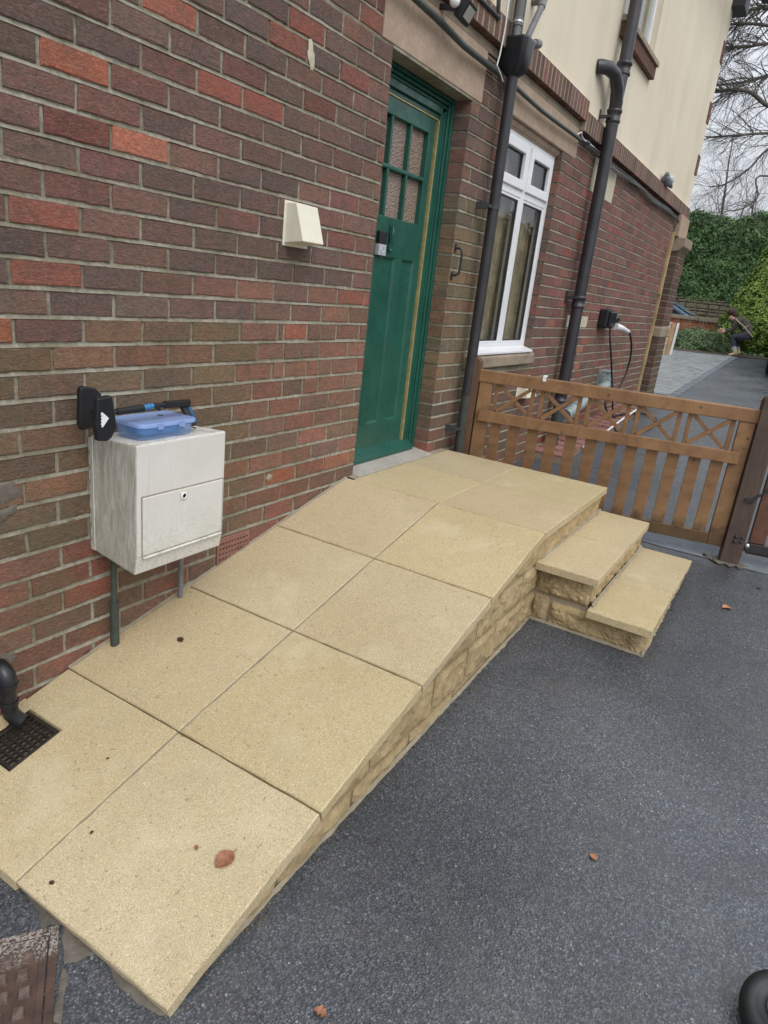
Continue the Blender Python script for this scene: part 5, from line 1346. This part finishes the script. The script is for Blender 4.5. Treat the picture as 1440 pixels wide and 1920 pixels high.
blobpatch(mb, [G(40, 1662), G(62, 1668), G(125, 1722), G(112, 1737), G(78, 1741), G(66, 1705)], .004)
blobpatch(mb, [G(118, 1735), G(150, 1755), G(182, 1790), G(150, 1800), G(119, 1812)], .004)
blobpatch(mb, [G(195, 1795), G(215, 1805), G(262, 1850), G(318, 1905), G(300, 1905), G(255, 1880), G(215, 1840)])
blobpatch(mb, [G(116, 1812), G(130, 1830), G(122, 1870), G(115, 1925), G(98, 1925)], .003)
tag(mb.build('cement_patch', M['patch']), kind='structure')

# ------------------------------------------------------------------ fallen leaves
def leaf(c, nrm, size, mat, label, ang, name='fallen_leaf', stem=True, lobes=False, curl=.25, grp=None):
    c = Vector(c); nrm = Vector(nrm).normalized(); t = nrm.orthogonal().normalized(); t = Matrix.Rotation(ang, 3, nrm) @ t; b = nrm.cross(t)
    mb = MB(); n = 14; L_ = size; vs = []
    for i in range(n+1):
        u = i/n; wv = math.sin(math.pi*u**.85)**.75*.42*L_
        if lobes: wv *= .55+.5*abs(math.sin(u*9))
        wv *= 1+.08*math.sin(i*2.3)
        for s_ in (-1, -.5, 0, .5, 1):
            h_ = .0015 + curl*L_*(abs(s_)**2)*.35*math.sin(math.pi*u) + .004*math.sin(u*7+s_*3)*size*8*.3
            vs.append(c + t*(u-.5)*L_ + b*s_*wv + nrm*abs(h_))
    fs = [(i*5+k_, i*5+k_+1, (i+1)*5+k_+1, (i+1)*5+k_) for i in range(n) for k_ in range(4)]
    mb.add(vs, fs, 0, True)
    if stem: mb.tube([c - t*.5*L_ + nrm*.002, c - t*.68*L_ + nrm*.003 + b*.04*L_], .0012, 5)
    o = mb.build(name, mat); tag(o, label, 'leaf', grp); return o
def on_ramp(px_, py_):
    r_ = ray(px_, py_)
    for i in range(4):
        sl = (RZ[i]-RZ[i+1])/(RX[i]-RX[i+1]); n_ = Vector((-sl, 0, 1)); p0 = Vector((RX[i], 0, RZ[i])); q = CAM + r_*((p0-CAM).dot(n_)/r_.dot(n_))
        if RX[i+1] <= q.x <= RX[i]: return q + Vector((0, 0, .0015))
    return q
rn = Vector((-slope, 0, 1))
leaf(on_ramp(421, 1613), rn, .060, M['deadleaf'], 'large round brown leaf with a stem on the lowest front ramp slab', 2.2)
leaf(on_ramp(338, 1200), rn, .032, M['darkleaf'], 'small dark crumpled leaf in the middle of a ramp slab below the meter box', .5, lobes=True, curl=.2)
leaf(on_ramp(97, 1656), rn, .016, M['darkleaf'], 'tiny dark leaf scrap near the corner edge at the foot of the ramp', 1.1, lobes=True, stem=False)
leaf(on_ramp(368, 1590), rn, .016, M['deadleaf'], 'thin curled dry leaf left of the large brown leaf', .3, stem=True, curl=.2, lobes=True)
leaf(on_ramp(172, 1562), rn, .012, M['darkleaf'], 'dark leaf fragment near the middle joint on the lowest front ramp slab', 2.7, lobes=True, stem=False, curl=.1)
leaf(on_ramp(202, 1423), rn, .009, M['darkleaf'], 'tiny black speck of leaf on the lowest slab beside the gully', 1, stem=False)
leaf(Vector(atg(1362, 1141))+Vector((0, 0, .003)), (0, 0, 1), .055, M['orangeleaf'], 'orange leaf on the tarmac right of the steps', 1.4, curl=.5)
leaf(Vector(atg(1112, 1609))+Vector((0, 0, .003)), (0, 0, 1), .026, M['orangeleaf'], 'small orange leaf alone in the middle of the tarmac', .4, curl=.6)
leaf(Vector(atg(600, 1900))+Vector((0, 0, .003)), (0, 0, 1), .032, M['deadleaf'], 'reddish leaf on the tarmac at the bottom edge near the ramp foot', .9, lobes=True, curl=.6)
leaf(Vector(atg(1422, 1104))+Vector((0, 0, .003)), (0, 0, 1), .030, M['darkleaf'], 'small dark leaf on the tarmac below the dark gate post', 2, curl=.5)
leaf(Vector((.96, -1.60, -.385)) , (0, 0, 1), .001, M['darkleaf'], 'dark leaf speck on the lower step tread', 2, curl=.5) if False else None
leaf(Vector(at(158, 1220, 2, -.452))+Vector((0, .0, .004)), (0, -.3, 1), .050, M['darkleaf'], 'dark wet leaf litter caught between the ramp edge and the wall', .1, lobes=True, stem=False, curl=.6)
# tiny grit on slabs and drive that cannot be counted
mb = MB()
for i in range(70):
    px_, py_ = R.uniform(330, 1440), R.uniform(1150, 1920); p = atg(px_, py_)
    if p.y > -1.19 and p.x < .05 or (p.y > -1.75 and p.x > -.05): continue
    s_ = R.uniform(.0015, .0045); mb.blob((p.x, p.y, gz(p.x)+s_*.5), (s_, s_*R.uniform(.6, 1.2), s_*.6), 4)
o = mb.build('loose_grit', simple('pale grit', (.28, .27, .25), .7, 0, .3, 100)); tag(o, 'scattered pale chips of grit lying on the dark tarmac', 'grit', kind='stuff')

# leaf crumbs and grit washed up against the foot of the ramp wall and the steps
mb = MB()
for i in range(420):
    if R.random() < .7: x = R.uniform(-2.25, -.02); y = YW - .012 - abs(R.gauss(0, .014))
    else: x = R.uniform(.03, 1.05); y = -1.690 - abs(R.gauss(0, .012))
    s_ = R.uniform(.0012, .0036); mb.blob((x, y, gz(x)+s_*.5), (s_*R.uniform(.7, 2), s_*R.uniform(.7, 1.6), s_*.5), 4)
o = mb.build('washed_grit', simple('brown grit', (.12, .095, .06), .8, 0, .5, 100)); tag(o, 'brown grit and leaf crumbs washed up along the foot of the ramp wall', 'grit', kind='stuff')

# dark rubber wheel at the lower right edge
wt = thing('bin_wheel', (-1.42, -2.33, -.62), 'black rubber wheel at the bottom right edge of the tarmac', 'wheel')
wc = at(1470, 1898, 2, -.56)
fdw = (CAM-wc).normalized(); wax = Vector((-.35, .12, .93)).normalized()
def disc(mb, c, ax_, prof, n=36, mi=0):
    ax_ = Vector(ax_).normalized(); u = ax_.orthogonal().normalized(); v = ax_.cross(u); vs = []
    for (r_, h_) in prof:
        for k_ in range(n): a = 2*math.pi*k_/n; vs.append(Vector(c)+(u*math.cos(a)+v*math.sin(a))*r_+ax_*h_)
    fs = [(i*n+k_, i*n+(k_+1) % n, (i+1)*n+(k_+1) % n, (i+1)*n+k_) for i in range(len(prof)-1) for k_ in range(n)]
    mb.add(vs, fs, mi, True)
mb = MB(); disc(mb, wc, wax, [(.0001, -.05), (.085, -.05), (.092, -.045), (.094, -.02), (.092, .0), (.080, .010), (.062, .012), (.058, .006), (.036, .004)]); mb.build('tyre', M['wheel'], wt)
mb = MB(); disc(mb, wc, wax, [(.038, .003), (.037, .010), (.031, .010), (.030, .004), (.0001, .004)]); mb.build('hub', simple('worn hub', (.035, .045, .043), .5), wt)

# ------------------------------------------------------------------ far end of the drive
# low red brick wall with stone coping
bw = thing('garden_wall', (18.5, .5, .15), 'low orange red brick wall with stone coping at the end of the drive', 'wall')
mb = MB(); zt = .93
mb.box(18.45, -.8, -.1, 18.6, 4.2, zt-.02); mb.build('core', M['mortar'], bw)
k = 0; z = zt
while z > .3:
    y = -.8 + (.11 if k % 2 else 0)
    while y < 3.0:
        if proj((18.4, y, z)) and 1225 < proj((18.4, y, z))[0] < 1420:
            c = R.choice([(.34,.12,.07), (.40,.15,.085), (.30,.11,.07)]); q = R.uniform(.8, 1.2)
            m2 = MB(); m2.box(18.43, y+.005, z-.073, 18.5, y+.218, z-.005, 0, (c[0]*q, c[1]*q, c[2]*q, 1)); m2.build('brick', M['brick'], bw, colattr=True)
        y += .225
    z -= .075; k += 1
y = -.85
while y < 4.2:
    m2 = MB(); m2.box(18.36, y, zt+.002, 18.68, y+.895, zt+.095); m2.build('coping', M['sill'], bw, bevel=.01); y += .9

# dark stone retaining wall and hedge on top
rw = thing('retaining_wall', (25, 1.5, .1), 'tall dark mossy stone retaining wall under the hedge', 'wall')
mb = MB(); mb.box(25.05, -6, -.2, 25.5, 7, 1.66); mb.build('core', M['stonemortar'], rw)
z = .75; 
while z < 1.62:
    h_ = R.choice([.10, .13, .17]); h_ = min(h_, 1.68-z)
    y = .2
    while y < 4.2:
        l_ = R.uniform(.22, .55); m2 = MB(); d_ = R.uniform(-.025, .025)
        m2.box(24.98+d_, y+.012, z+.012, 25.1, y+l_-.012, z+h_-.010); m2.build('stone', M['farstone'], rw, bevel=.02, seg=1); y += l_
    z += h_
mb = MB(); mb.box(25.03, -6, -.2, 25.06, .2, 1.6); mb.build('far_face', M['farstone'], rw)

def leaf_cloud(mb, n, fn, size, R_, flat=0.0):
    """n small leaf quads, fn returns (point, outward normal)"""
    for _ in range(n):
        p, nn = fn(R_)
        d = (nn + Vector((R_.gauss(0, .6), R_.gauss(0, .6), R_.gauss(0, .6)+flat))).normalized()
        u = d.orthogonal().normalized(); u = Matrix.Rotation(R_.uniform(0, 6.28), 3, d) @ u; v = d.cross(u); s_ = size*R_.uniform(.6, 1.35)
        mb.add([p-u*s_, p-v*s_*.45+d*s_*.1, p+u*s_, p+v*s_*.45+d*s_*.1], [(0, 1, 2, 3)])
R2 = random.Random(5)
hd = thing('laurel_hedge', (26.3, 1.5, 1.6), 'tall dark green laurel hedge above the stone retaining wall', 'hedge')
def htop(y): return 4.45 + .25*noise.noise(Vector((y*.9, 1, 0))) + .12*noise.noise(Vector((y*3.1, 4, 0)))
def hfn(R_):
    y = R_.uniform(-3.2, 4.6)
    if R_.random() < .22: 
        x = R_.uniform(25.0, 26.6); z = htop(y) + R_.uniform(-.05, .16)*R_.random(); return Vector((x, y, z)), Vector((-.3, 0, 1))
    z = R_.uniform(1.56, htop(y)); x = 25.0 + .14*noise.noise(Vector((y*1.7, z*1.7, 0))) + .07*noise.noise(Vector((y*5, z*5, 3))) + R_.uniform(-.02, .10)
    return Vector((x, y, z)), Vector((-1, 0, .45))
mb = MB(); leaf_cloud(mb, 34000, hfn, .062, R2); mb.build('foliage', M['hedge'], hd)
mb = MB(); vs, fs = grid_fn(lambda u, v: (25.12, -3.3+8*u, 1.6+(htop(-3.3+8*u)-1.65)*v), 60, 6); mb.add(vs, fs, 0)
vs, fs = grid_fn(lambda u, v: (25.12+1.6*v, -3.3+8*u, htop(-3.3+8*u)-.05), 60, 4); mb.add(vs, fs, 0); mb.build('inner_shade', simple('painted hedge shade', (.012, .022, .010), .9), hd)  # near-black sheets behind the leaves put the hedge's inner shade into colour

cf = thing('conifer', (17.4, -1.0, .22), 'conical yellow green conifer behind the crouching person', 'conifer')
cc_ = Vector((17.45, -.98, 0))
def crad(z):
    t = (z-.30)/3.75
    return max(0.02, 1.46*(1-t)**.80*(.72+.28*min(1, t/.12)))
def cfn(R_):
    while True:
        z = .30 + 3.75*R_.random()**1.35; a = R_.uniform(math.pi*.35, math.pi*1.65)
        break
    lump = 1 + .10*noise.noise(Vector((math.cos(a)*3, math.sin(a)*3, z*2.4))) + .07*noise.noise(Vector((math.cos(a)*8, math.sin(a)*8, z*6)))
    r_ = crad(z)*lump*R_.uniform(.90, 1.02); return cc_ + Vector((math.cos(a)*r_, math.sin(a)*r_, z)), Vector((math.cos(a), math.sin(a), .6))
mb = MB(); leaf_cloud(mb, 36000, cfn, .042, R2, .5); mb.build('crown', M['conifer'], cf)
mb = MB(); mb.lathe(cc_, [(crad(.35+i*.28)*.86, .35+i*.28) for i in range(14)], 18); mb.build('inner_shade', simple('painted conifer shade', (.022, .035, .010), .9), cf)  # dark cone under the foliage, its depth shade painted as colour
mb = MB(); mb.tube([cc_+Vector((0, 0, .1)), cc_+Vector((0, 0, 3.4))], [.09, .02], 8); mb.build('trunk', M['bark'], cf)

bs = thing('low_shrub', (16.2, .55, .2), 'low grey green mounded shrub between the timber panel and the conifer', 'shrub')
bc = Vector((16.25, .55, .12))
def bfn(R_):
    th = R_.uniform(0, 6.28); ph = math.acos(R_.uniform(-.15, 1)); d = Vector((math.sin(ph)*math.cos(th), math.sin(ph)*math.sin(th), math.cos(ph)))
    lump = 1 + .16*noise.noise(d*3.2) + .08*noise.noise(d*9)
    return bc + Vector((d.x*.75, d.y*.86, d.z*.62))*lump*R_.uniform(.86, 1.03), d
mb = MB(); leaf_cloud(mb, 16000, bfn, .028, R2, .6); mb.build('foliage', M['shrub'], bs)
mb = MB(); mb.blob(bc, (.62, .72, .50), 14); mb.build('inner_shade', simple('painted shrub shade', (.02, .026, .014), .9), bs)  # dark blob whose colour stands in for shade among the leaves
g3 = thing('dry_grass', (17.6, .9, .3), 'pale dry ornamental grass stems arching in front of the orange wall', 'grass clump')
mb = MB()
for i in range(70):
    y0 = R2.uniform(.3, 1.6); a = R2.uniform(-.5, .5); l_ = R2.uniform(.5, .8)
    mb.tube([(17.6, y0, .25), (17.6, y0+a*.15, .25+l_*.6), (17.6-.05, y0+a*.5, .25+l_)], [.006, .004, .002], 4, cap=False)
mb.build('stems', simple('straw', (.42, .30, .18), .9), g3)
mb = MB()
P_ = [(14.9, .75), (15.0, .3), (15.25, -.1), (15.4, -.45), (15.6, -1.1), (15.8, -1.6), (18.4, -1.8), (18.4, 2.5), (14.95, 1.6)]
c0_ = Vector((16.5, .2)); vs = [(c0_.x, c0_.y, gz(16.5)+.03)] + [(p[0], p[1], gz(p[0])+.014) for p in P_]
mb.add(vs, [(0, 1+(i+1) % len(P_), 1+i) for i in range(len(P_))]); tag(mb.build('planting_bed', M['soilg']), kind='structure')
gcv = MB()
def gcf(R_): 
    x = R_.uniform(15.95, 16.5); y = R_.uniform(-1.0, .6); return Vector((x, y, gz(x)+R_.uniform(.01, .10)*R_.random())), Vector((0, 0, 1))
leaf_cloud(gcv, 1500, gcf, .035, R2); o = gcv.build('ground_cover', M['shrub']); tag(o, 'ragged low weeds at the edge of the bed behind the person', 'weeds', kind='stuff')

# timber panel and white board leaning by the far corner
tp = thing('timber_panel', (13.6, .9, .12), 'pale slatted timber planter panel standing just past the house corner', 'panel')
yA, yB = .735, 1.25
for i in range(7):
    z0 = gz(13.6)+.02+i*.095
    mb = MB(); mb.box(13.56, yA+.075, z0, 13.60, yB, z0+.085); mb.build('board', M['insul'], tp, bevel=.003, seg=1)
mb = MB(); mb.box(13.54, yA, gz(13.6), 13.64, yA+.064, gz(13.6)+.70); mb.build('upright', M['woodtan'], tp, bevel=.004)
mb = MB(); mb.box(13.54, yA+.075, gz(13.6)+.672, 13.62, yB, gz(13.6)+.71); mb.build('top_edge', M['insul'], tp, bevel=.004)
wb = MB(); wb.obox((13.72, .715, gz(13.7)), (13.74, .700, gz(13.7)+.70), (.05, 0, 0), (0, .018, 0)); tag(wb.build('white_board', M['white'], None, bevel=.003), 'narrow white board standing against the timber panel', 'board')

# teal mesh fence at the right edge
tf = thing('green_fence', (16.9, -1.6, .25), 'teal green metal fence beside the conifer at the right edge', 'fence')
for i in range(8):
    mb = MB(); mb.tube([(16.3-.02*i, -1.42-.11*i, gz(16)), (16.3-.02*i, -1.42-.11*i, gz(16)+1.75)], .012, 6); mb.build('bar', M['greenfence'], tf)
mb = MB(); mb.obox((16.3, -1.38, gz(16)+1.6), (16.14, -2.3, gz(16)+1.6), (.012, 0, 0), (0, 0, .02)); mb.obox((16.3, -1.38, gz(16)+.25), (16.14, -2.3, gz(16)+.25), (.012, 0, 0), (0, 0, .02)); mb.build('rail', M['greenfence'], tf)
# parked car beyond the low wall
car = thing('parked_car', (21.6, 3.2, .1), 'blue grey car parked behind the low orange wall, only its windscreen showing', 'car')
cz0 = .13
prof = [(5.6, .45), (5.6, .95), (5.3, 1.05), (4.9, 1.50), (4.3, 1.62), (3.3, 1.60), (2.15, 1.02), (1.3, .88), (1.15, .70), (1.15, .35), (5.5, .3)]
mb = MB(); mb.prism([(p[0]-.62, p[1]+cz0-.12) for p in prof], 0, 20.75, 22.4); mb.build('body', M['carpaint'], car, bevel=.06, seg=3)
def cq(y, z): return (y-.62, z+cz0-.12)
mb = MB(); vs = [(20.86, 2.60, 1.565+cz0-.12+.02), (22.3, 2.60, 1.565+cz0-.12+.02), (22.3, 1.56, 1.055+cz0-.12+.02), (20.86, 1.56, 1.055+cz0-.12+.02)]; mb.add(vs, [(0, 1, 2, 3)]); mb.build('windscreen', M['carglass'], car)
mb = MB(); mb.prism([cq(4.7, 1.5), cq(3.35, 1.52), cq(2.45, 1.06), cq(4.9, 1.06)], 0, 20.742, 20.75); mb.build('side_window', M['darkwin'], car)
for y in (1.33, 4.13):
    mb = MB(); mb.lathe((20.8, y, cz0+.32), [(.0001, -.02), (.2, -.02), (.31, -.04), (.33, .02), (.33, .2)], 20, axis='X'); mb.build('wheel', M['wheel'], car)
mb = MB(); mb.blob((20.68, 2.10, 1.14+cz0-.12), (.10, .06, .07), 10); mb.build('wing_mirror', M['black'], car)
# dark car whose tail just shows at the right edge
dc = thing('dark_car', (12.0, -1.9, .0), 'black car just entering the right edge of the far drive', 'car')
px_ = 13.6; yb_ = -1.265; zb = gz(13.6)
prof = [(-.05, .25), (-.02, .55), (-.10, .90), (-.5, 1.0), (-.95, 1.42), (-1.7, 1.45)]
mb = MB()
ringsA = []
mb.prism([(yb_-.12, zb+.22), (yb_-.02, zb+.40), (yb_-.0, zb+.62), (yb_-.08, zb+.88), (yb_-.22, zb+.94), (yb_-.42, zb+1.40), (yb_-1.2, zb+1.46), (yb_-1.5, zb+.9), (yb_-1.6, zb+.25)], 0, 11.8, 15.4); mb.build('body', simple('black car paint', (.012, .013, .015), .2), dc, bevel=.05, seg=3)
for xx in (12.6, 14.6):
    mb = MB(); mb.lathe((xx, yb_-.03, gz(xx)+.31), [(.0001, .0), (.19, .0), (.29, .012), (.31, -.03), (.31, -.2)], 20, axis='Y'); mb.build('wheel', M['wheel'], dc)

# ------------------------------------------------------------------ bare trees
def branch(mb, p, d, r, L_, depth, R_, droop=0, spread=.6, sides=5):
    n = 5; pts = [p.copy()]; dd = d.copy()
    for i in range(n):
        dd = (dd + Vector((R_.gauss(0, .13), R_.gauss(0, .13), R_.gauss(0, .11)-droop*.05))).normalized(); pts.append(pts[-1] + dd*L_/n)
    rs = [r*(1-.55*i/n) for i in range(n+1)]; mb.tube(pts, rs, sides if r > .03 else 4 if r > .012 else 3, cap=False)
    if depth <= 0: return
    k_ = R_.choice([3, 4, 4, 5])
    for j in range(k_):
        t = R_.uniform(.3, 1); i = min(n-1, int(t*n)); q = pts[i].lerp(pts[i+1], t*n-i)
        ax_ = Vector((R_.gauss(0, 1), R_.gauss(0, 1), R_.gauss(0, .8))).normalized()
        nd = (dd + ax_*spread).normalized(); branch(mb, q, nd, rs[i]*R_.uniform(.45, .65), L_*R_.uniform(.5, .8), depth-1, R_, droop, spread, sides)
R3 = random.Random(21)
def far(px_, py_, X): return at(px_, py_, 0, X)
bt = thing('bare_tree', (22, -2.8, 0), 'large bare tree whose heavy limbs reach in from the right over the hedge', 'tree')
base = Vector((22, -3.2, .1))
mb = MB(); mb.tube([base, base+Vector((0, .1, 3)), base+Vector((.1, .3, 6)), base+Vector((0, .2, 9.5)), base+Vector((.1, .1, 13))], [.38, .32, .27, .2, .1], 10); mb.build('trunk', M['bark'], bt)
limbs = [[(1640, 330), (1500, 255), (1440, 250), (1390, 253), (1325, 258)], [(1640, 300), (1480, 200), (1440, 198), (1400, 170), (1340, 172), (1310, 176)], [(1640, 260), (1500, 130), (1440, 142), (1390, 155), (1340, 160)],
         [(1640, 130), (1500, 60), (1440, 48), (1400, 44), (1365, 46), (1330, 50)], [(1640, 200), (1500, 90), (1440, 82), (1400, 88), (1360, 88)], [(1640, 60), (1500, 20), (1440, 14), (1410, 18), (1370, 30)],
         [(1640, 400), (1500, 250), (1440, 280), (1400, 320), (1360, 345), (1330, 350)], [(1560, 420), (1440, 330), (1420, 370), (1395, 390), (1370, 395)]]
wds = [.050, .075, .065, .055, .06, .075, .035, .03]
for li, (L_, wd) in enumerate(zip(limbs, wds)):
    P_ = [base + Vector((0, .2, 4+li))] if False else []
    X = 22 + R3.uniform(-1, 1)
    P_ = [far(px_, py_, X - i*.25) for i, (px_, py_) in enumerate(L_)]
    P_[0] = Vector((22, -3.0, max(3, P_[0].z*.8+1)))
    C_ = catm(P_, 6); n = len(C_); mb = MB(); mb.tube(C_, [wd*(1-.55*i/n) for i in range(n)], 8, cap=False)
    for j in range(34):
        i = R3.randint(n//3, n-2); d0 = (C_[i+1]-C_[i]).normalized(); sgn = 1
        nd = (d0 + Vector((R3.gauss(0, .5), R3.gauss(0, .5), R3.gauss(.1, .6)))).normalized()
        branch(mb, C_[i], nd, wd*R3.uniform(.16, .34), R3.uniform(.5, 1.3), 2, R3, .3, .75)
    mb.build('limb', M['bark'], bt)
for ti, (X, y, h_, lab) in enumerate(((34, 3.2, 9.0, 'thin bare birch behind the hedge close to the house corner'), (36, .8, 9.5, 'thin bare birch behind the hedge near the right edge'), (35, 5.2, 8.0, 'thin bare birch behind the hedge mostly hidden by the house'), (33, 2.0, 6.8, 'shorter bare birch in the middle of the gap above the hedge'))):
    t = thing('birch_tree', (X, y, 0), lab, 'tree', 'bare birches behind the hedge')
    mb = MB(); b0 = Vector((X, y, 0)); top = b0+Vector((R3.uniform(-.5, .5), R3.uniform(-.6, .6), h_)); pts = [b0.lerp(top, i/8)+Vector((0, .12*math.sin(i), 0)) for i in range(9)]
    mb.tube(pts, [.13*(1-i/9.5) for i in range(9)], 7, cap=False); mb.build('trunk', M['twig'], t)
    mb = MB()
    for j in range(42):
        k_ = R3.uniform(.3, .98); q = b0.lerp(top, k_); a = R3.uniform(0, 6.28)
        nd = Vector((math.cos(a)*.6, math.sin(a)*.75, R3.uniform(.5, 1.2))).normalized()
        branch(mb, q, nd, .028*(1.2-k_), R3.uniform(1.0, 1.9)*(1.25-k_*.6), 2, R3, .1, .55)
    mb.build('crown', M['twig'], t)

# beech hedge and brick wall on the other side of the drive (mirrored in the window panes)
oh = thing('beech_hedge', (14, -6.2, -.4), 'brown beech hedge mirrored in the lower window panes', 'hedge')
def ofn(R_):
    x = R_.uniform(4, 27); z = R_.uniform(gz(x), 3.1+.4*noise.noise(Vector((x, 0, 0)))); return Vector((x, -6.0+.22*noise.noise(Vector((x*1.4, z*1.4, 0))), z)), Vector((0, 1, .4))
mb = MB(); leaf_cloud(mb, 16000, ofn, .10, R2); mb.build('foliage', M['beech'], oh)
mb = MB(); mb.box(4, -6.6, -.6, 27, -6.2, 2.9); mb.build('inner_shade', simple('painted beech shade', (.04, .022, .012), .9), oh)  # dark brown box, coloured for the shade behind the beech leaves

# ------------------------------------------------------------------ crouching person
per = thing('person', (15.6, -.5, .23), 'person crouching in dark jacket and tan boots holding a small dark device', 'person')
def PP(px_, py_, X=15.6): return at(px_, py_, 0, X)
verts = []; edges = []; rad = []
def V(p, r): verts.append(tuple(p)); rad.append(r); return len(verts)-1
def E_(a, b): edges.append((a, b))
zf = gz(15.6)
pel = V(PP(1405, 628), .145); wst = V(PP(1401, 616), .145); chs = V(PP(1391, 605), .155); sh = V(PP(1381, 601), .135); nk = V(PP(1373, 598), .060); hdv = V(PP(1370, 591), .085)
E_(pel, wst); E_(wst, chs); E_(chs, sh); E_(sh, nk); E_(nk, hdv)
for X, kx, ax_, fx in ((15.42, 1373, 1377, 1382), (15.80, 1378, 1383, 1387)):
    hp = V(PP(1402, 631, X), .105); kn = V(PP(kx, 630, X), .078); an = V(PP(ax_, 655, X), .050); hl = V(PP(ax_+2, 663, X), .045); to = V(PP(ax_-12, 666, X), .038)
    E_(pel, hp); E_(hp, kn); E_(kn, an); E_(an, hl); E_(hl, to)
for X, hx, hy in ((15.38, 1353, 622), (15.80, 1349, 620)):
    s_ = V(PP(1383, 603, X), .078); el = V(PP(1373, 620, X), .058); hn = V(PP(hx+5, hy, X), .036); hm = V(PP(hx, hy-1, X), .032)
    E_(sh, s_); E_(s_, el); E_(el, hn); E_(hn, hm)
me = bpy.data.meshes.new('body_src'); me.from_pydata(verts, edges, [])
tmp = bpy.data.objects.new('tmp_body', me); COL.objects.link(tmp)
sk = tmp.modifiers.new('skin', 'SKIN'); sb = tmp.modifiers.new('sub', 'SUBSURF'); sb.levels = 2; sb.render_levels = 2
if not me.skin_vertices: 
    bm = bmesh.new(); bm.from_mesh(me); bm.verts.layers.skin.verify(); bm.to_mesh(me); bm.free()
for i, r_ in enumerate(rad): me.skin_vertices[0].data[i].radius = (r_, r_)
me.skin_vertices[0].data[0].use_root = True
dg = bpy.context.evaluated_depsgraph_get(); dg.update()
bm_ = bpy.data.meshes.new_from_object(tmp.evaluated_get(dg)); bm_.name = 'body'
bpy.data.objects.remove(tmp)
for mt in ('jacket', 'jeans', 'boot', 'skin', 'sock'): bm_.materials.append(M[mt])
for p in bm_.polygons:
    q = proj(p.center); p.use_smooth = True
    mi = 0
    if q[1] > 657: mi = 2
    elif q[1] > 650: mi = 4
    elif q[1] > 625 and q[0] > 1362: mi = 1
    elif q[0] < 1359: mi = 3
    elif q[1] < 599 and q[0] < 1377: mi = 3
    p.material_index = mi
ob = bpy.data.objects.new('body', bm_); put(ob, per)
mb = MB(); hc = PP(1370, 588.5); mb.blob(hc+Vector((0, -.02, .055)), (.105, .115, .095), 14, 0, .25); mb.blob(hc+Vector((0, -.08, .01)), (.085, .07, .085), 12, 0, .25); mb.build('hair', M['hair'], per)
mb = MB(); a, b = PP(1379, 598, 15.36), PP(1411, 632, 15.36); mb.tube([a, a.lerp(b, .5)+Vector((-.09, 0, .03)), b], .016, 6); mb.tube([PP(1393, 616, 15.33), PP(1403, 611, 15.36)], .014, 6); mb.build('strap', M['strap'], per)
mb = MB(); q = PP(1350, 615, 15.6); mb.box(q.x-.07, q.y-.035, q.z-.02, q.x+.07, q.y+.05, q.z+.06); mb.build('camera_device', M['black'], per, bevel=.01)
for X, sx_ in ((15.38, 1353), (15.80, 1349)):
    for f in range(4):
        a = PP(sx_+2, 617+f*2.1, X-.02); b = PP(sx_-3, 616+f*1.9, X+.02); c = b + Vector((.03, .0, .015))
        mb = MB(); mb.tube([a, b, c], [.014, .012, .010], 6); mb.build('finger', M['skin'], per)
